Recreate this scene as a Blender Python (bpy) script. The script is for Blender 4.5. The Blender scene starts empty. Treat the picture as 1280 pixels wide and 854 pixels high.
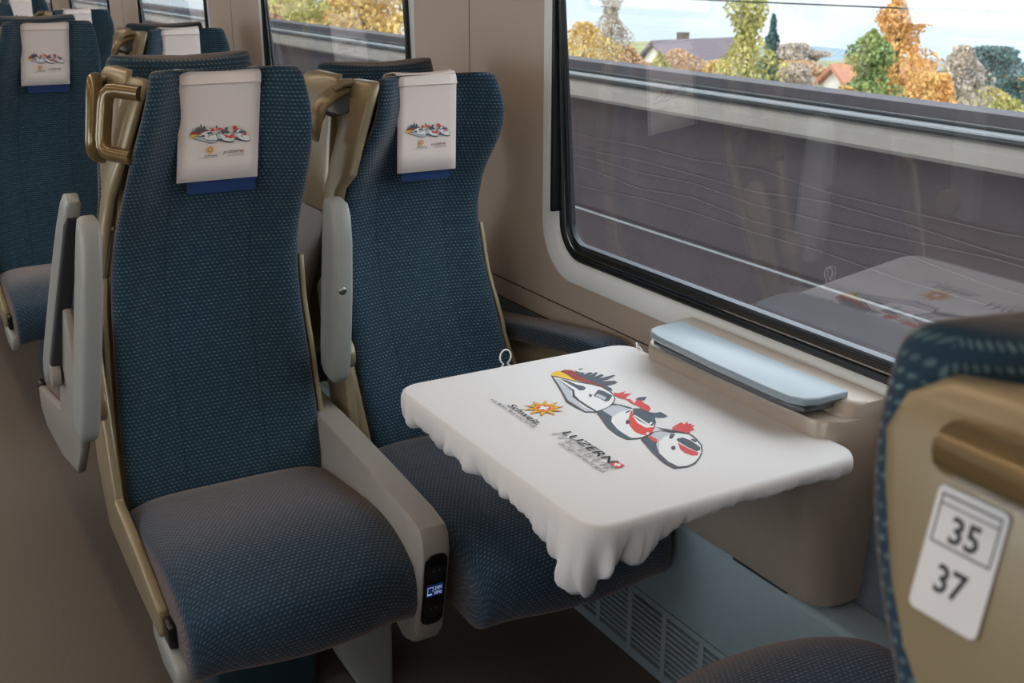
import bpy, bmesh, math, random
from mathutils import Vector, Matrix
random.seed(7)
PI = math.pi
scene = bpy.context.scene
COL = scene.collection

# ------------------------------------------------------------------ materials
def srgb(r, g, b):
    def f(c):
        c = c / 255.0
        return c / 12.92 if c <= 0.04045 else ((c + 0.055) / 1.055) ** 2.4
    return (f(r), f(g), f(b), 1.0)

def mat(name, color, rough=0.5, metallic=0.0, spec=0.5, noise=0.0, nscale=40.0, bump=0.0, bscale=300.0, coat=0.0, sheen=0.0):
    m = bpy.data.materials.new(name); m.use_nodes = True
    nt = m.node_tree; b = nt.nodes['Principled BSDF']
    b.inputs['Base Color'].default_value = color
    b.inputs['Roughness'].default_value = rough
    b.inputs['Metallic'].default_value = metallic
    b.inputs['Specular IOR Level'].default_value = spec
    b.inputs['Coat Weight'].default_value = coat
    b.inputs['Sheen Weight'].default_value = sheen
    tc = nt.nodes.new('ShaderNodeTexCoord')
    if noise > 0:
        n = nt.nodes.new('ShaderNodeTexNoise'); n.inputs['Scale'].default_value = nscale; n.inputs['Detail'].default_value = 4
        nt.links.new(tc.outputs['Object'], n.inputs['Vector'])
        r = nt.nodes.new('ShaderNodeMapRange')
        r.inputs['From Min'].default_value = 0.3; r.inputs['From Max'].default_value = 0.7
        r.inputs['To Min'].default_value = 1 - noise; r.inputs['To Max'].default_value = 1 + noise
        nt.links.new(n.outputs['Fac'], r.inputs['Value'])
        mx = nt.nodes.new('ShaderNodeMix'); mx.data_type = 'RGBA'; mx.blend_type = 'MULTIPLY'
        mx.inputs['Factor'].default_value = 1
        mx.inputs['A'].default_value = color
        nt.links.new(r.outputs['Result'], mx.inputs['B'])
        nt.links.new(mx.outputs['Result'], b.inputs['Base Color'])
    if bump > 0:
        n2 = nt.nodes.new('ShaderNodeTexNoise'); n2.inputs['Scale'].default_value = bscale; n2.inputs['Detail'].default_value = 3
        nt.links.new(tc.outputs['Object'], n2.inputs['Vector'])
        bp = nt.nodes.new('ShaderNodeBump'); bp.inputs['Strength'].default_value = bump; bp.inputs['Distance'].default_value = 0.002
        nt.links.new(n2.outputs['Fac'], bp.inputs['Height'])
        nt.links.new(bp.outputs['Normal'], b.inputs['Normal'])
    return m

def fabric_mat(name, dark, light, pitch=0.0098, seams=True):
    """woven upholstery: staggered rows of small light flecks, laid out along the cushion's own UVs (metres)"""
    m = bpy.data.materials.new(name); m.use_nodes = True
    nt = m.node_tree; L = nt.links; b = nt.nodes['Principled BSDF']
    def N(t, **k):
        n = nt.nodes.new(t)
        for a, v in k.items(): setattr(n, a, v)
        return n
    def M(op, a, bb=None, c=None):
        n = N('ShaderNodeMath', operation=op)
        for i, v in enumerate((a, bb, c)):
            if v is None: continue
            if isinstance(v, (int, float)): n.inputs[i].default_value = v
            else: L.new(v, n.inputs[i])
        return n.outputs[0]
    uv = N('ShaderNodeUVMap'); uv.uv_map = 'UVMap'
    sx = N('ShaderNodeSeparateXYZ'); L.new(uv.outputs['UV'], sx.inputs[0])
    U, V = sx.outputs[0], sx.outputs[1]
    x = M('MULTIPLY', U, 1 / pitch); y = M('MULTIPLY', V, 1 / (pitch * 0.8))
    row = M('FLOOR', y)
    sh = M('MULTIPLY', M('MODULO', row, 2.0), 0.5)
    x2 = M('ADD', x, sh)
    fx = M('SUBTRACT', M('FRACT', x2), 0.5); fy = M('SUBTRACT', M('FRACT', y), 0.5)
    skew = M('ADD', fx, M('MULTIPLY', fy, 0.5))
    d = M('SQRT', M('ADD', M('POWER', M('MULTIPLY', skew, 1.0), 2.0), M('POWER', M('MULTIPLY', fy, 1.5), 2.0)))
    mr = N('ShaderNodeMapRange'); mr.interpolation_type = 'SMOOTHSTEP'
    mr.inputs['From Min'].default_value = 0.42; mr.inputs['From Max'].default_value = 0.16
    L.new(d, mr.inputs['Value'])
    no = N('ShaderNodeTexNoise'); no.inputs['Scale'].default_value = 55; no.inputs['Detail'].default_value = 5
    L.new(uv.outputs['UV'], no.inputs['Vector'])
    var = N('ShaderNodeMapRange'); var.inputs['From Min'].default_value = 0.3; var.inputs['From Max'].default_value = 0.7
    var.inputs['To Min'].default_value = 0.25; var.inputs['To Max'].default_value = 1.0
    L.new(no.outputs['Fac'], var.inputs['Value'])
    fac = M('MULTIPLY', mr.outputs[0], var.outputs[0])
    mx = N('ShaderNodeMix', data_type='RGBA')
    mx.inputs['A'].default_value = dark; mx.inputs['B'].default_value = light
    L.new(fac, mx.inputs['Factor'])
    col = mx.outputs['Result']
    h = mr.outputs[0]
    if seams:
        au = M('ABSOLUTE', M('SUBTRACT', M('ABSOLUTE', U), 0.088))
        s = N('ShaderNodeMapRange'); s.inputs['From Min'].default_value = 0.0; s.inputs['From Max'].default_value = 0.003
        s.inputs['To Min'].default_value = 0.62
        L.new(au, s.inputs['Value'])
        m2 = N('ShaderNodeMix', data_type='RGBA', blend_type='MULTIPLY'); m2.inputs['Factor'].default_value = 1
        L.new(col, m2.inputs['A']); L.new(s.outputs[0], m2.inputs['B']); col = m2.outputs['Result']
    L.new(col, b.inputs['Base Color'])
    bp = N('ShaderNodeBump'); bp.inputs['Strength'].default_value = 0.35; bp.inputs['Distance'].default_value = 0.002
    L.new(h, bp.inputs['Height']); L.new(bp.outputs['Normal'], b.inputs['Normal'])
    b.inputs['Roughness'].default_value = 0.85
    b.inputs['Specular IOR Level'].default_value = 0.25
    b.inputs['Sheen Weight'].default_value = 0.40
    b.inputs['Sheen Roughness'].default_value = 0.45
    b.inputs['Sheen Tint'].default_value = (1.0, 0.70, 0.54, 1)  # brown tint puts the warm cast of the ceiling lamps into the fabric
    return m

M_FAB = fabric_mat('seat_fabric', srgb(27, 54, 72), srgb(96, 122, 130))
M_FABP = fabric_mat('pan_fabric', srgb(27, 52, 72), srgb(94, 116, 126), seams=False)
M_EDGE = mat('dark_side_fabric', srgb(26, 30, 38), 0.95, sheen=0.15, bump=0.3, bscale=600)
M_TAN = mat('champagne_shell', srgb(146, 130, 102), 0.3, metallic=0.15, noise=0.02, nscale=6, coat=0.1)
M_BRONZE = mat('bronze_handle', srgb(118, 97, 62), 0.22, metallic=0.35, coat=0.3)
M_GREY = mat('grey_armrest', srgb(150, 151, 147), 0.4, noise=0.02)
M_GREYD = mat('warm_grey_shell', srgb(154, 147, 140), 0.45, noise=0.03)
M_PLUM = mat('lilac_grey_panel', srgb(128, 122, 122), 0.5, noise=0.02)
M_CHROME = mat('brushed_chrome', srgb(190, 190, 190), 0.22, metallic=1.0)
M_STEEL = mat('dull_steel', srgb(95, 98, 104), 0.3, metallic=0.7)
M_BLACK = mat('black_plastic', srgb(12, 12, 14), 0.25)
M_RUBBER = mat('black_rubber', srgb(18, 22, 24), 0.4)
M_CLOTH = mat('white_cloth', srgb(226, 222, 222), 0.85, bump=0.12, bscale=900, sheen=0.1)
M_PAPER = mat('white_fleece', srgb(238, 224, 218), 0.9, bump=0.1, bscale=700)
M_VELCRO = mat('blue_velcro', srgb(24, 52, 100), 0.95, bump=0.4, bscale=900)
M_WALL = mat('taupe_wall_panel', srgb(190, 172, 158), 0.42, noise=0.015, nscale=3)
M_FRAME = mat('window_reveal', srgb(226, 228, 228), 0.35)
M_SEAM = mat('panel_gap', srgb(70, 60, 52), 0.7)
M_CARPET = mat('wall_carpet', srgb(100, 108, 118), 0.95, noise=0.12, nscale=260, bump=0.5, bscale=700)
M_FLOOR = mat('speckled_floor', srgb(98, 88, 80), 0.45, noise=0.13, nscale=160, bump=0.05)
M_DUCT = mat('grey_blue_duct', srgb(160, 176, 184), 0.35, noise=0.02)
M_SLOT = mat('vent_darkness', srgb(10, 12, 14), 0.8)
M_LID = mat('pale_lid', srgb(140, 153, 162), 0.3)
M_CAB = mat('cabinet_taupe', srgb(172, 156, 142), 0.3, metallic=0.15, noise=0.02)
M_CEIL = mat('ceiling_white', srgb(226, 220, 210), 0.6)
M_TABLE = mat('table_grey', srgb(110, 116, 122), 0.4)
M_TEAL = mat('teal_box', srgb(30, 54, 66), 0.5)
M_RAIL = mat('pale_rail', srgb(150, 152, 154), 0.6)
M_CORD = mat('white_cord', srgb(230, 228, 225), 0.7)

INK = {
 'yellow': mat('ink_yellow', srgb(240, 196, 70), 0.85), 'flagred': mat('ink_flag_red', srgb(158, 70, 68), 0.85),
 'red': mat('ink_red', srgb(216, 84, 86), 0.85), 'orange': mat('ink_vermilion', srgb(220, 84, 74), 0.85),
 'dark': mat('ink_slate', srgb(88, 96, 106), 0.85), 'line': mat('ink_line', srgb(82, 84, 90), 0.85),
 'white': mat('ink_white', srgb(236, 234, 234), 0.85), 'shade': mat('ink_pale_grey', srgb(196, 198, 206), 0.85),
 'grey': mat('ink_grey', srgb(168, 166, 168), 0.85), 'sun': mat('ink_sun', srgb(238, 176, 52), 0.85),
 'sunedge': mat('ink_sun_edge', srgb(150, 92, 40), 0.85), 'black': mat('ink_black', srgb(40, 38, 40), 0.85),
}
INK_ORDER = list(INK)

def emit(name, color, strength):
    m = bpy.data.materials.new(name); m.use_nodes = True
    nt = m.node_tree; nt.nodes.clear()
    o = nt.nodes.new('ShaderNodeOutputMaterial'); e = nt.nodes.new('ShaderNodeEmission')
    e.inputs['Color'].default_value = color; e.inputs['Strength'].default_value = strength
    nt.links.new(e.outputs[0], o.inputs[0]); return m

def glass_mat():
    m = bpy.data.materials.new('window_glass'); m.use_nodes = True
    nt = m.node_tree; nt.nodes.clear()
    o = nt.nodes.new('ShaderNodeOutputMaterial')
    t = nt.nodes.new('ShaderNodeBsdfTransparent'); t.inputs[0].default_value = (0.93, 0.95, 0.96, 1)
    g = nt.nodes.new('ShaderNodeBsdfGlossy'); g.inputs['Roughness'].default_value = 0.0
    lw = nt.nodes.new('ShaderNodeLayerWeight'); lw.inputs['Blend'].default_value = 0.5
    p5 = nt.nodes.new('ShaderNodeMath'); p5.operation = 'POWER'; p5.inputs[1].default_value = 5.0
    f = nt.nodes.new('ShaderNodeMath'); f.operation = 'MULTIPLY_ADD'; f.inputs[1].default_value = 0.85; f.inputs[2].default_value = 0.15
    nt.links.new(lw.outputs['Facing'], p5.inputs[0]); nt.links.new(p5.outputs[0], f.inputs[0])
    mx = nt.nodes.new('ShaderNodeMixShader')
    nt.links.new(f.outputs[0], mx.inputs[0]); nt.links.new(t.outputs[0], mx.inputs[1]); nt.links.new(g.outputs[0], mx.inputs[2])
    nt.links.new(mx.outputs[0], o.inputs[0]); return m
M_GLASS = glass_mat()

# ------------------------------------------------------------------ mesh helpers
def link(o):
    COL.objects.link(o); return o

def OBJ(name, verts, faces, mats, parent=None, smooth=True, sub=0, bevel=0.0, bseg=2, mi=None, uvs=None, angle=40, kind=None):
    me = bpy.data.meshes.new(name)
    off = Vector((0, 0, 0))
    if parent is not None:
        p = parent
        while p is not None:
            off += p.location; p = p.parent
    me.from_pydata([Vector(v) - off for v in verts], [], faces)
    if not isinstance(mats, (list, tuple)): mats = [mats]
    for m in mats: me.materials.append(m)
    if mi:
        for p, i in zip(me.polygons, mi): p.material_index = i
    if uvs:
        ul = me.uv_layers.new(name='UVMap')
        for p in me.polygons:
            for li, vi in zip(p.loop_indices, p.vertices): ul.data[li].uv = uvs[vi]
    bm = bmesh.new(); bm.from_mesh(me)
    bmesh.ops.recalc_face_normals(bm, faces=bm.faces)
    bm.to_mesh(me); bm.free()
    for p in me.polygons: p.use_smooth = smooth
    o = link(bpy.data.objects.new(name, me))
    if parent is not None: o.parent = parent
    if bevel > 0:
        b = o.modifiers.new('bevel', 'BEVEL'); b.width = bevel; b.segments = bseg; b.limit_method = 'ANGLE'; b.angle_limit = math.radians(angle)
    if sub:
        s = o.modifiers.new('sub', 'SUBSURF'); s.levels = sub; s.render_levels = sub
    if smooth and not sub:
        me.set_sharp_from_angle(angle=math.radians(angle)) if not bevel else None
    if kind: o['kind'] = kind
    return o

def empty(name, loc):
    o = link(bpy.data.objects.new(name, None)); o.location = Vector(loc); o.empty_display_size = 0.1
    return o

def tag(o, label, cat, group=None):
    o['label'] = label; o['category'] = cat
    if group: o['group'] = group
    return o

class MB:
    def __init__(s): s.v = []; s.f = []; s.m = []
    def add(s, v, f, m=0):
        n = len(s.v); s.v += [tuple(x) for x in v]; s.f += [tuple(i + n for i in q) for q in f]; s.m += [m] * len(f); return s
    def box(s, x0, x1, y0, y1, z0, z1, m=0):
        v = [(x0, y0, z0), (x1, y0, z0), (x1, y1, z0), (x0, y1, z0), (x0, y0, z1), (x1, y0, z1), (x1, y1, z1), (x0, y1, z1)]
        return s.add(v, [(0, 3, 2, 1), (4, 5, 6, 7), (0, 1, 5, 4), (1, 2, 6, 5), (2, 3, 7, 6), (3, 0, 4, 7)], m)
    def prism(s, poly, axis, a, b, m=0):
        """extrude a 2-D polygon along axis 0/1/2 from a to b"""
        def P(p, t):
            if axis == 0: return (t, p[0], p[1])
            if axis == 1: return (p[0], t, p[1])
            return (p[0], p[1], t)
        n = len(poly)
        v = [P(p, a) for p in poly] + [P(p, b) for p in poly]
        f = [tuple(range(n))[::-1], tuple(range(n, 2 * n))] + [(i, (i + 1) % n, n + (i + 1) % n, n + i) for i in range(n)]
        return s.add(v, f, m)
    def tube(s, pts, r, n=10, m=0, flat=1.0):
        pts = [Vector(p) for p in pts]; rings = []; a = None
        for i, p in enumerate(pts):
            t = (pts[min(i + 1, len(pts) - 1)] - pts[max(i - 1, 0)]).normalized()
            if a is None:
                ref = Vector((0, 0, 1)) if abs(t.z) < 0.9 else Vector((0, 1, 0))
                a = t.cross(ref).normalized()
            else: a = (a - t * a.dot(t)).normalized()
            b = t.cross(a).normalized()
            rr = r[i] if isinstance(r, (list, tuple)) else r
            rings.append([p + a * math.cos(2 * PI * k / n) * rr + b * math.sin(2 * PI * k / n) * rr * flat for k in range(n)])
        v = [q for R in rings for q in R]
        f = [(i * n + k, i * n + (k + 1) % n, (i + 1) * n + (k + 1) % n, (i + 1) * n + k) for i in range(len(pts) - 1) for k in range(n)]
        f += [tuple(range(n))[::-1], tuple(range((len(pts) - 1) * n, len(pts) * n))]
        return s.add(v, f, m)
    def loft(s, rings, caps=True, m=0):
        n = len(rings[0]); v = [q for R in rings for q in R]
        f = [(i * n + k, i * n + (k + 1) % n, (i + 1) * n + (k + 1) % n, (i + 1) * n + k) for i in range(len(rings) - 1) for k in range(n)]
        if caps: f += [tuple(range(n))[::-1], tuple(range((len(rings) - 1) * n, len(rings) * n))]
        return s.add(v, f, m)
    def cyl(s, c, r, ax, h, n=24, m=0):
        c = Vector(c); d = Vector(ax).normalized() * h / 2
        return s.tube([c - d, c + d], r, n, m)
    def obj(s, name, mats, parent=None, **k):
        return OBJ(name, s.v, s.f, mats, parent, mi=s.m, **k)

def spline(pts, n=8):
    """Catmull-Rom through points"""
    P = [Vector(p) for p in pts]; out = []
    for i in range(len(P) - 1):
        p0, p1, p2, p3 = P[max(i - 1, 0)], P[i], P[i + 1], P[min(i + 2, len(P) - 1)]
        for k in range(n):
            t = k / n
            out.append(0.5 * ((2 * p1) + (p2 - p0) * t + (2 * p0 - 5 * p1 + 4 * p2 - p3) * t * t + (3 * p1 - p0 - 3 * p2 + p3) * t ** 3))
    out.append(P[-1]); return out

def rrect(x0, x1, y0, y1, r, n=6):
    out = []
    for cx, cy, a0 in ((x1 - r, y1 - r, 0), (x0 + r, y1 - r, 90), (x0 + r, y0 + r, 180), (x1 - r, y0 + r, 270)):
        for k in range(n + 1):
            a = math.radians(a0 + 90 * k / n); out.append((cx + r * math.cos(a), cy + r * math.sin(a)))
    return out

def lerp(a, b, t): return a + (b - a) * t
def interp(tab, z, i):
    if z <= tab[0][0]: return tab[0][i]
    for a, b in zip(tab, tab[1:]):
        if z <= b[0]:
            t = (z - a[0]) / (b[0] - a[0]); t = t * t * (3 - 2 * t) * 0.5 + t * 0.5
            return lerp(a[i], b[i], t)
    return tab[-1][i]

def copy_tree(o, parent=None):
    c = o.copy(); COL.objects.link(c); c.parent = parent
    for ch in list(o.children): copy_tree(ch, c)
    return c

LAMP = 3.2; SKY = 1.6; SUN = 5.0; SUN2 = 8.0; EXPO = 0.32
ART=[
('yellow',[(-0.232,0.006),(-0.242,0.016),(-0.246,0.027),(-0.241,0.033),(-0.229,0.035),(-0.204,0.032),(-0.179,0.031),(-0.171,0.029),(-0.185,0.023),(-0.204,0.016),(-0.219,0.010),(-0.225,0.005)]),
('flagred',[(-0.240,0.032),(-0.244,0.044),(-0.236,0.055),(-0.221,0.057),(-0.202,0.051),(-0.170,0.053),(-0.146,0.059),(-0.123,0.061),(-0.104,0.058),(-0.127,0.055),(-0.152,0.047),(-0.172,0.035),(-0.188,0.032),(-0.213,0.034),(-0.228,0.034)]),
('dark',[(-0.231,0.060),(-0.218,0.063),(-0.208,0.069),(-0.201,0.061),(-0.207,0.077),(-0.207,0.082),(-0.200,0.082),(-0.191,0.067),(-0.202,0.091),(-0.195,0.091),(-0.181,0.073),(-0.187,0.093),(-0.179,0.094),(-0.169,0.077),(-0.172,0.112),(-0.166,0.112),(-0.155,0.087),(-0.154,0.072),(-0.144,0.095),(-0.132,0.094),(-0.127,0.077),(-0.129,0.066),(-0.112,0.066),(-0.100,0.059),(-0.110,0.056),(-0.137,0.059),(-0.157,0.054),(-0.180,0.051),(-0.203,0.050)]),
('dark',[(-0.234,0.071),(-0.233,0.082),(-0.228,0.075),(-0.228,0.068)]),
('line',[(-0.229,0.004),(-0.221,0.011),(-0.174,0.031),(-0.151,0.046),(-0.129,0.056),(-0.101,0.056),(-0.080,0.050),(-0.065,0.042),(-0.047,0.026),(-0.035,0.007),(-0.028,-0.012),(-0.026,-0.028),(-0.036,-0.044),(-0.065,-0.046),(-0.096,-0.046),(-0.124,-0.034),(-0.172,-0.016)]),
('white',[(-0.220,0.004),(-0.207,0.012),(-0.170,0.028),(-0.147,0.044),(-0.126,0.053),(-0.099,0.052),(-0.078,0.047),(-0.066,0.040),(-0.051,0.026),(-0.039,0.009),(-0.033,-0.010),(-0.031,-0.024),(-0.041,-0.040),(-0.071,-0.039),(-0.102,-0.038),(-0.126,-0.029),(-0.177,-0.010)]),
('shade',[(-0.214,0.002),(-0.201,0.008),(-0.150,-0.001),(-0.116,-0.020),(-0.089,-0.027),(-0.056,-0.031),(-0.036,-0.027),(-0.042,-0.039),(-0.071,-0.039),(-0.102,-0.038),(-0.126,-0.029),(-0.176,-0.010)]),
('dark',[(-0.206,0.011),(-0.192,0.016),(-0.173,0.019),(-0.162,0.020),(-0.149,0.027),(-0.139,0.026),(-0.130,0.016),(-0.133,0.008),(-0.147,0.009),(-0.162,0.009),(-0.187,0.009)]),
('line',[(-0.206,0.005),(-0.155,0.001),(-0.139,-0.000),(-0.117,-0.013),(-0.092,-0.019),(-0.058,-0.021),(-0.032,-0.021),(-0.031,-0.026),(-0.056,-0.027),(-0.089,-0.025),(-0.113,-0.021),(-0.137,-0.006),(-0.152,-0.003)]),
('dark',[(-0.119,0.040),(-0.108,0.045),(-0.080,0.046),(-0.062,0.026),(-0.061,0.018),(-0.079,0.017),(-0.097,0.015)]),
('shade',[(-0.103,0.028),(-0.078,0.031),(-0.069,0.021),(-0.095,0.018)]),
('dark',[(-0.109,0.014),(-0.102,0.016),(-0.092,0.006),(-0.100,0.006)]),
('red',[(-0.092,0.057),(-0.085,0.061),(-0.087,0.081),(-0.078,0.068),(-0.072,0.083),(-0.063,0.066),(-0.053,0.056),(-0.061,0.051),(-0.073,0.049),(-0.080,0.050)]),
('red',[(-0.028,0.058),(-0.045,0.077),(-0.037,0.084),(-0.027,0.074),(-0.007,0.074),(0.008,0.068),(0.017,0.057),(0.010,0.051),(-0.011,0.056),(-0.032,0.053),(-0.056,0.058),(-0.048,0.064)]),
('dark',[(-0.044,0.071),(-0.049,0.084),(-0.043,0.097),(-0.032,0.083),(-0.037,0.074)]),
('dark',[(0.020,0.057),(0.028,0.063),(0.029,0.074),(0.041,0.074),(0.052,0.073),(0.053,0.062),(0.048,0.054),(0.038,0.050)]),
('line',[(-0.048,0.024),(-0.036,0.032),(-0.015,0.041),(-0.006,0.040),(-0.007,0.035),(-0.030,0.028),(-0.043,0.019)]),
('line',[(-0.027,-0.026),(-0.030,-0.011),(-0.043,0.019),(-0.040,0.029),(-0.010,0.040),(-0.004,0.051),(0.020,0.057),(0.043,0.051),(0.064,0.038),(0.085,0.019),(0.105,-0.005),(0.110,-0.023),(0.107,-0.035),(0.101,-0.050),(0.078,-0.053),(0.043,-0.049),(0.004,-0.036)]),
('white',[(-0.028,-0.012),(-0.039,0.017),(-0.035,0.026),(-0.008,0.036),(-0.002,0.046),(0.022,0.053),(0.043,0.048),(0.063,0.036),(0.082,0.019),(0.100,-0.005),(0.105,-0.021),(0.103,-0.032),(0.099,-0.040),(0.066,-0.039),(0.034,-0.034),(0.007,-0.018)]),
('shade',[(-0.028,-0.012),(-0.039,0.017),(-0.035,0.026),(-0.008,0.036),(-0.006,0.011),(0.004,-0.011),(0.018,-0.025),(0.000,-0.017)]),
('dark',[(-0.027,-0.025),(-0.028,-0.012),(0.004,-0.013),(0.023,-0.028),(0.056,-0.038),(0.085,-0.041),(0.101,-0.039),(0.101,-0.050),(0.078,-0.053),(0.043,-0.049),(0.004,-0.036)]),
('orange',[(0.001,0.029),(-0.003,0.036),(0.021,0.019),(0.051,0.008),(0.075,0.008),(0.080,0.022),(0.096,0.007),(0.103,-0.009),(0.097,-0.017),(0.081,-0.019),(0.054,-0.011),(0.028,0.005)]),
('dark',[(-0.005,0.039),(-0.003,0.050),(0.021,0.055),(0.045,0.049),(0.061,0.039),(0.074,0.024),(0.070,0.017),(0.044,0.016),(0.018,0.021)]),
('white',[(0.019,0.022),(0.018,0.026),(0.063,0.023),(0.058,0.032),(0.063,0.032),(0.072,0.017)]),
('dark',[(0.004,0.014),(-0.003,0.023),(-0.004,0.034),(0.002,0.025)]),
('line',[(0.035,-0.006),(0.029,0.002),(0.036,0.002),(0.045,-0.004),(0.047,-0.011),(0.043,-0.011)]),
('white',[(0.099,-0.010),(0.092,-0.002),(0.095,0.001),(0.103,-0.007)]),
('red',[(0.098,0.047),(0.091,0.061),(0.086,0.076),(0.096,0.074),(0.089,0.087),(0.098,0.081),(0.100,0.088),(0.107,0.081),(0.108,0.089),(0.115,0.077),(0.124,0.075),(0.123,0.067),(0.134,0.057),(0.121,0.051),(0.109,0.043)]),
('dark',[(0.134,0.057),(0.143,0.057),(0.159,0.053),(0.151,0.051)]),
('line',[(0.081,0.024),(0.093,0.032),(0.109,0.043),(0.134,0.057),(0.159,0.053),(0.183,0.044),(0.203,0.029),(0.222,0.008),(0.235,-0.012),(0.239,-0.029),(0.233,-0.052),(0.206,-0.053),(0.167,-0.045),(0.134,-0.035),(0.112,-0.029),(0.110,-0.015),(0.096,0.007),(0.098,0.023),(0.113,0.032),(0.098,0.029)]),
('white',[(0.109,-0.008),(0.099,0.009),(0.101,0.020),(0.119,0.033),(0.120,0.039),(0.137,0.053),(0.160,0.049),(0.183,0.041),(0.202,0.027),(0.219,0.008),(0.231,-0.011),(0.235,-0.028),(0.230,-0.042),(0.208,-0.044),(0.174,-0.037),(0.143,-0.020),(0.126,-0.004)]),
('shade',[(0.109,-0.008),(0.099,0.009),(0.101,0.020),(0.119,0.033),(0.122,0.013),(0.136,-0.009),(0.172,-0.036),(0.152,-0.026),(0.128,-0.006)]),
('red',[(0.108,-0.013),(0.106,-0.006),(0.128,-0.006),(0.137,-0.014),(0.129,-0.017)]),
('dark',[(0.112,-0.028),(0.113,-0.015),(0.143,-0.020),(0.166,-0.035),(0.195,-0.045),(0.218,-0.046),(0.231,-0.042),(0.233,-0.051),(0.206,-0.053),(0.167,-0.045),(0.134,-0.035)]),
('dark',[(0.126,0.019),(0.118,0.029),(0.124,0.034),(0.137,0.017),(0.135,0.013)]),
('dark',[(0.140,0.026),(0.141,0.036),(0.158,0.040),(0.188,0.036),(0.197,0.029),(0.198,0.020),(0.178,0.018),(0.155,0.019),(0.145,0.020)]),
('red',[(0.154,0.016),(0.163,0.015),(0.184,0.016),(0.204,0.020),(0.212,0.011),(0.208,0.003),(0.195,-0.001),(0.178,0.002)]),
('line',[(0.166,-0.008),(0.161,-0.001),(0.163,0.003),(0.172,-0.002),(0.176,-0.009),(0.174,-0.011)]),
('dark',[(0.153,0.043),(0.154,0.048),(0.164,0.049),(0.169,0.042),(0.162,0.041)]),
('line',[(0.230,-0.010),(0.225,-0.001),(0.229,-0.003),(0.234,-0.011)])]
def text_mesh(body, size, bold=0.0, xs=1.0):
    cu = bpy.data.curves.new('t', 'FONT'); cu.body = body; cu.size = size; cu.offset = bold; cu.resolution_u = 2
    ob = bpy.data.objects.new('t', cu); COL.objects.link(ob)
    dg = bpy.context.evaluated_depsgraph_get(); dg.update()
    me = bpy.data.meshes.new_from_object(ob.evaluated_get(dg))
    v = [(p.co.x * xs, p.co.y) for p in me.vertices]; f = [tuple(p.vertices) for p in me.polygons]
    bpy.data.objects.remove(ob); bpy.data.curves.remove(cu); bpy.data.meshes.remove(me)
    x0 = min(p[0] for p in v); v = [(p[0] - x0, p[1]) for p in v]
    return v, f

def fit_text(body, u0, u1, v0, v1, bold=0.0, flip=False, shear=0.0, cap=None):
    """text fitted to the box u0..u1, v0..v1 (v0 is the baseline)"""
    v, f = text_mesh(body, 1.0, bold)
    w = max(p[0] for p in v); h = cap if cap else max(p[1] for p in v)
    sx = (u1 - u0) / w; sy = (v1 - v0) / h
    out = []
    for x, y in v:
        yy = y * sy
        if flip: out.append((u0 + x * sx - shear * yy, v1 - yy))
        else: out.append((u0 + x * sx + shear * yy, v0 + yy))
    return out, f

def tri_poly(pts):
    from mathutils.geometry import tessellate_polygon
    return [tuple(t) for t in tessellate_polygon([[Vector((p[0], p[1], 0)) for p in pts]])]

def build_art():
    """list of (ink, verts2d, faces)"""
    L = []
    for c, p in ART: L.append((c, p, tri_poly(p)))
    sc = (-0.0882, -0.0975)
    def star(r1, r2, n, a0=0.0):
        return [(sc[0] + (r1 if k % 2 == 0 else r2) * math.cos(PI * k / n + a0), sc[1] + (r1 if k % 2 == 0 else r2) * math.sin(PI * k / n + a0)) for k in range(2 * n)]
    def disc(r, n=20): return [(sc[0] + r * math.cos(2 * PI * k / n), sc[1] + r * math.sin(2 * PI * k / n)) for k in range(n)]
    def cross(c, a, b): return [(c[0] - a, c[1] - b), (c[0] - b, c[1] - b), (c[0] - b, c[1] - a), (c[0] + b, c[1] - a), (c[0] + b, c[1] - b), (c[0] + a, c[1] - b),
                                (c[0] + a, c[1] + b), (c[0] + b, c[1] + b), (c[0] + b, c[1] + a), (c[0] - b, c[1] + a), (c[0] - b, c[1] + b), (c[0] - a, c[1] + b)]
    for c, p in (('sunedge', star(0.039, 0.0185, 10)), ('sun', star(0.0355, 0.0185, 10)), ('sunedge', disc(0.0185)), ('sun', disc(0.017)), ('red', disc(0.0135)), ('white', cross(sc, 0.0095, 0.0035))):
        L.append((c, p, tri_poly(p)))
    sq = [(0.168, -0.131), (0.187, -0.131), (0.187, -0.114), (0.168, -0.114)]
    L.append(('red', sq, [(0, 1, 2, 3)]))
    p = cross((0.1775, -0.1225), 0.0062, 0.0021); L.append(('white', p, tri_poly(p)))
    for c, a in (('black', ('LUZERN', 0.022, 0.165, -0.130, -0.1135, 0.012, False, 0.22, 0.70)),
                 ('grey', ('LUCERNE', 0.022, 0.19, -0.1475, -0.1325, 0.0, True, 0.22, 0.70)),
                 ('black', ('DIE STADT. DER SEE. DIE BERGE.', 0.058, 0.192, -0.1595, -0.1525, 0.0, False, 0.15, 0.70)),
                 ('black', ('Schweiz.', -0.132, -0.027, -0.1485, -0.134, 0.012, False, 0.15, 0.72)),
                 ('black', ('mit Bahn, Bus und Schiff.', -0.174, -0.018, -0.1605, -0.1535, 0.004, False, 0.15, 0.72))):
        v, f = fit_text(*a); L.append((c, v, f))
    return L
ART_L = build_art()

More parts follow.
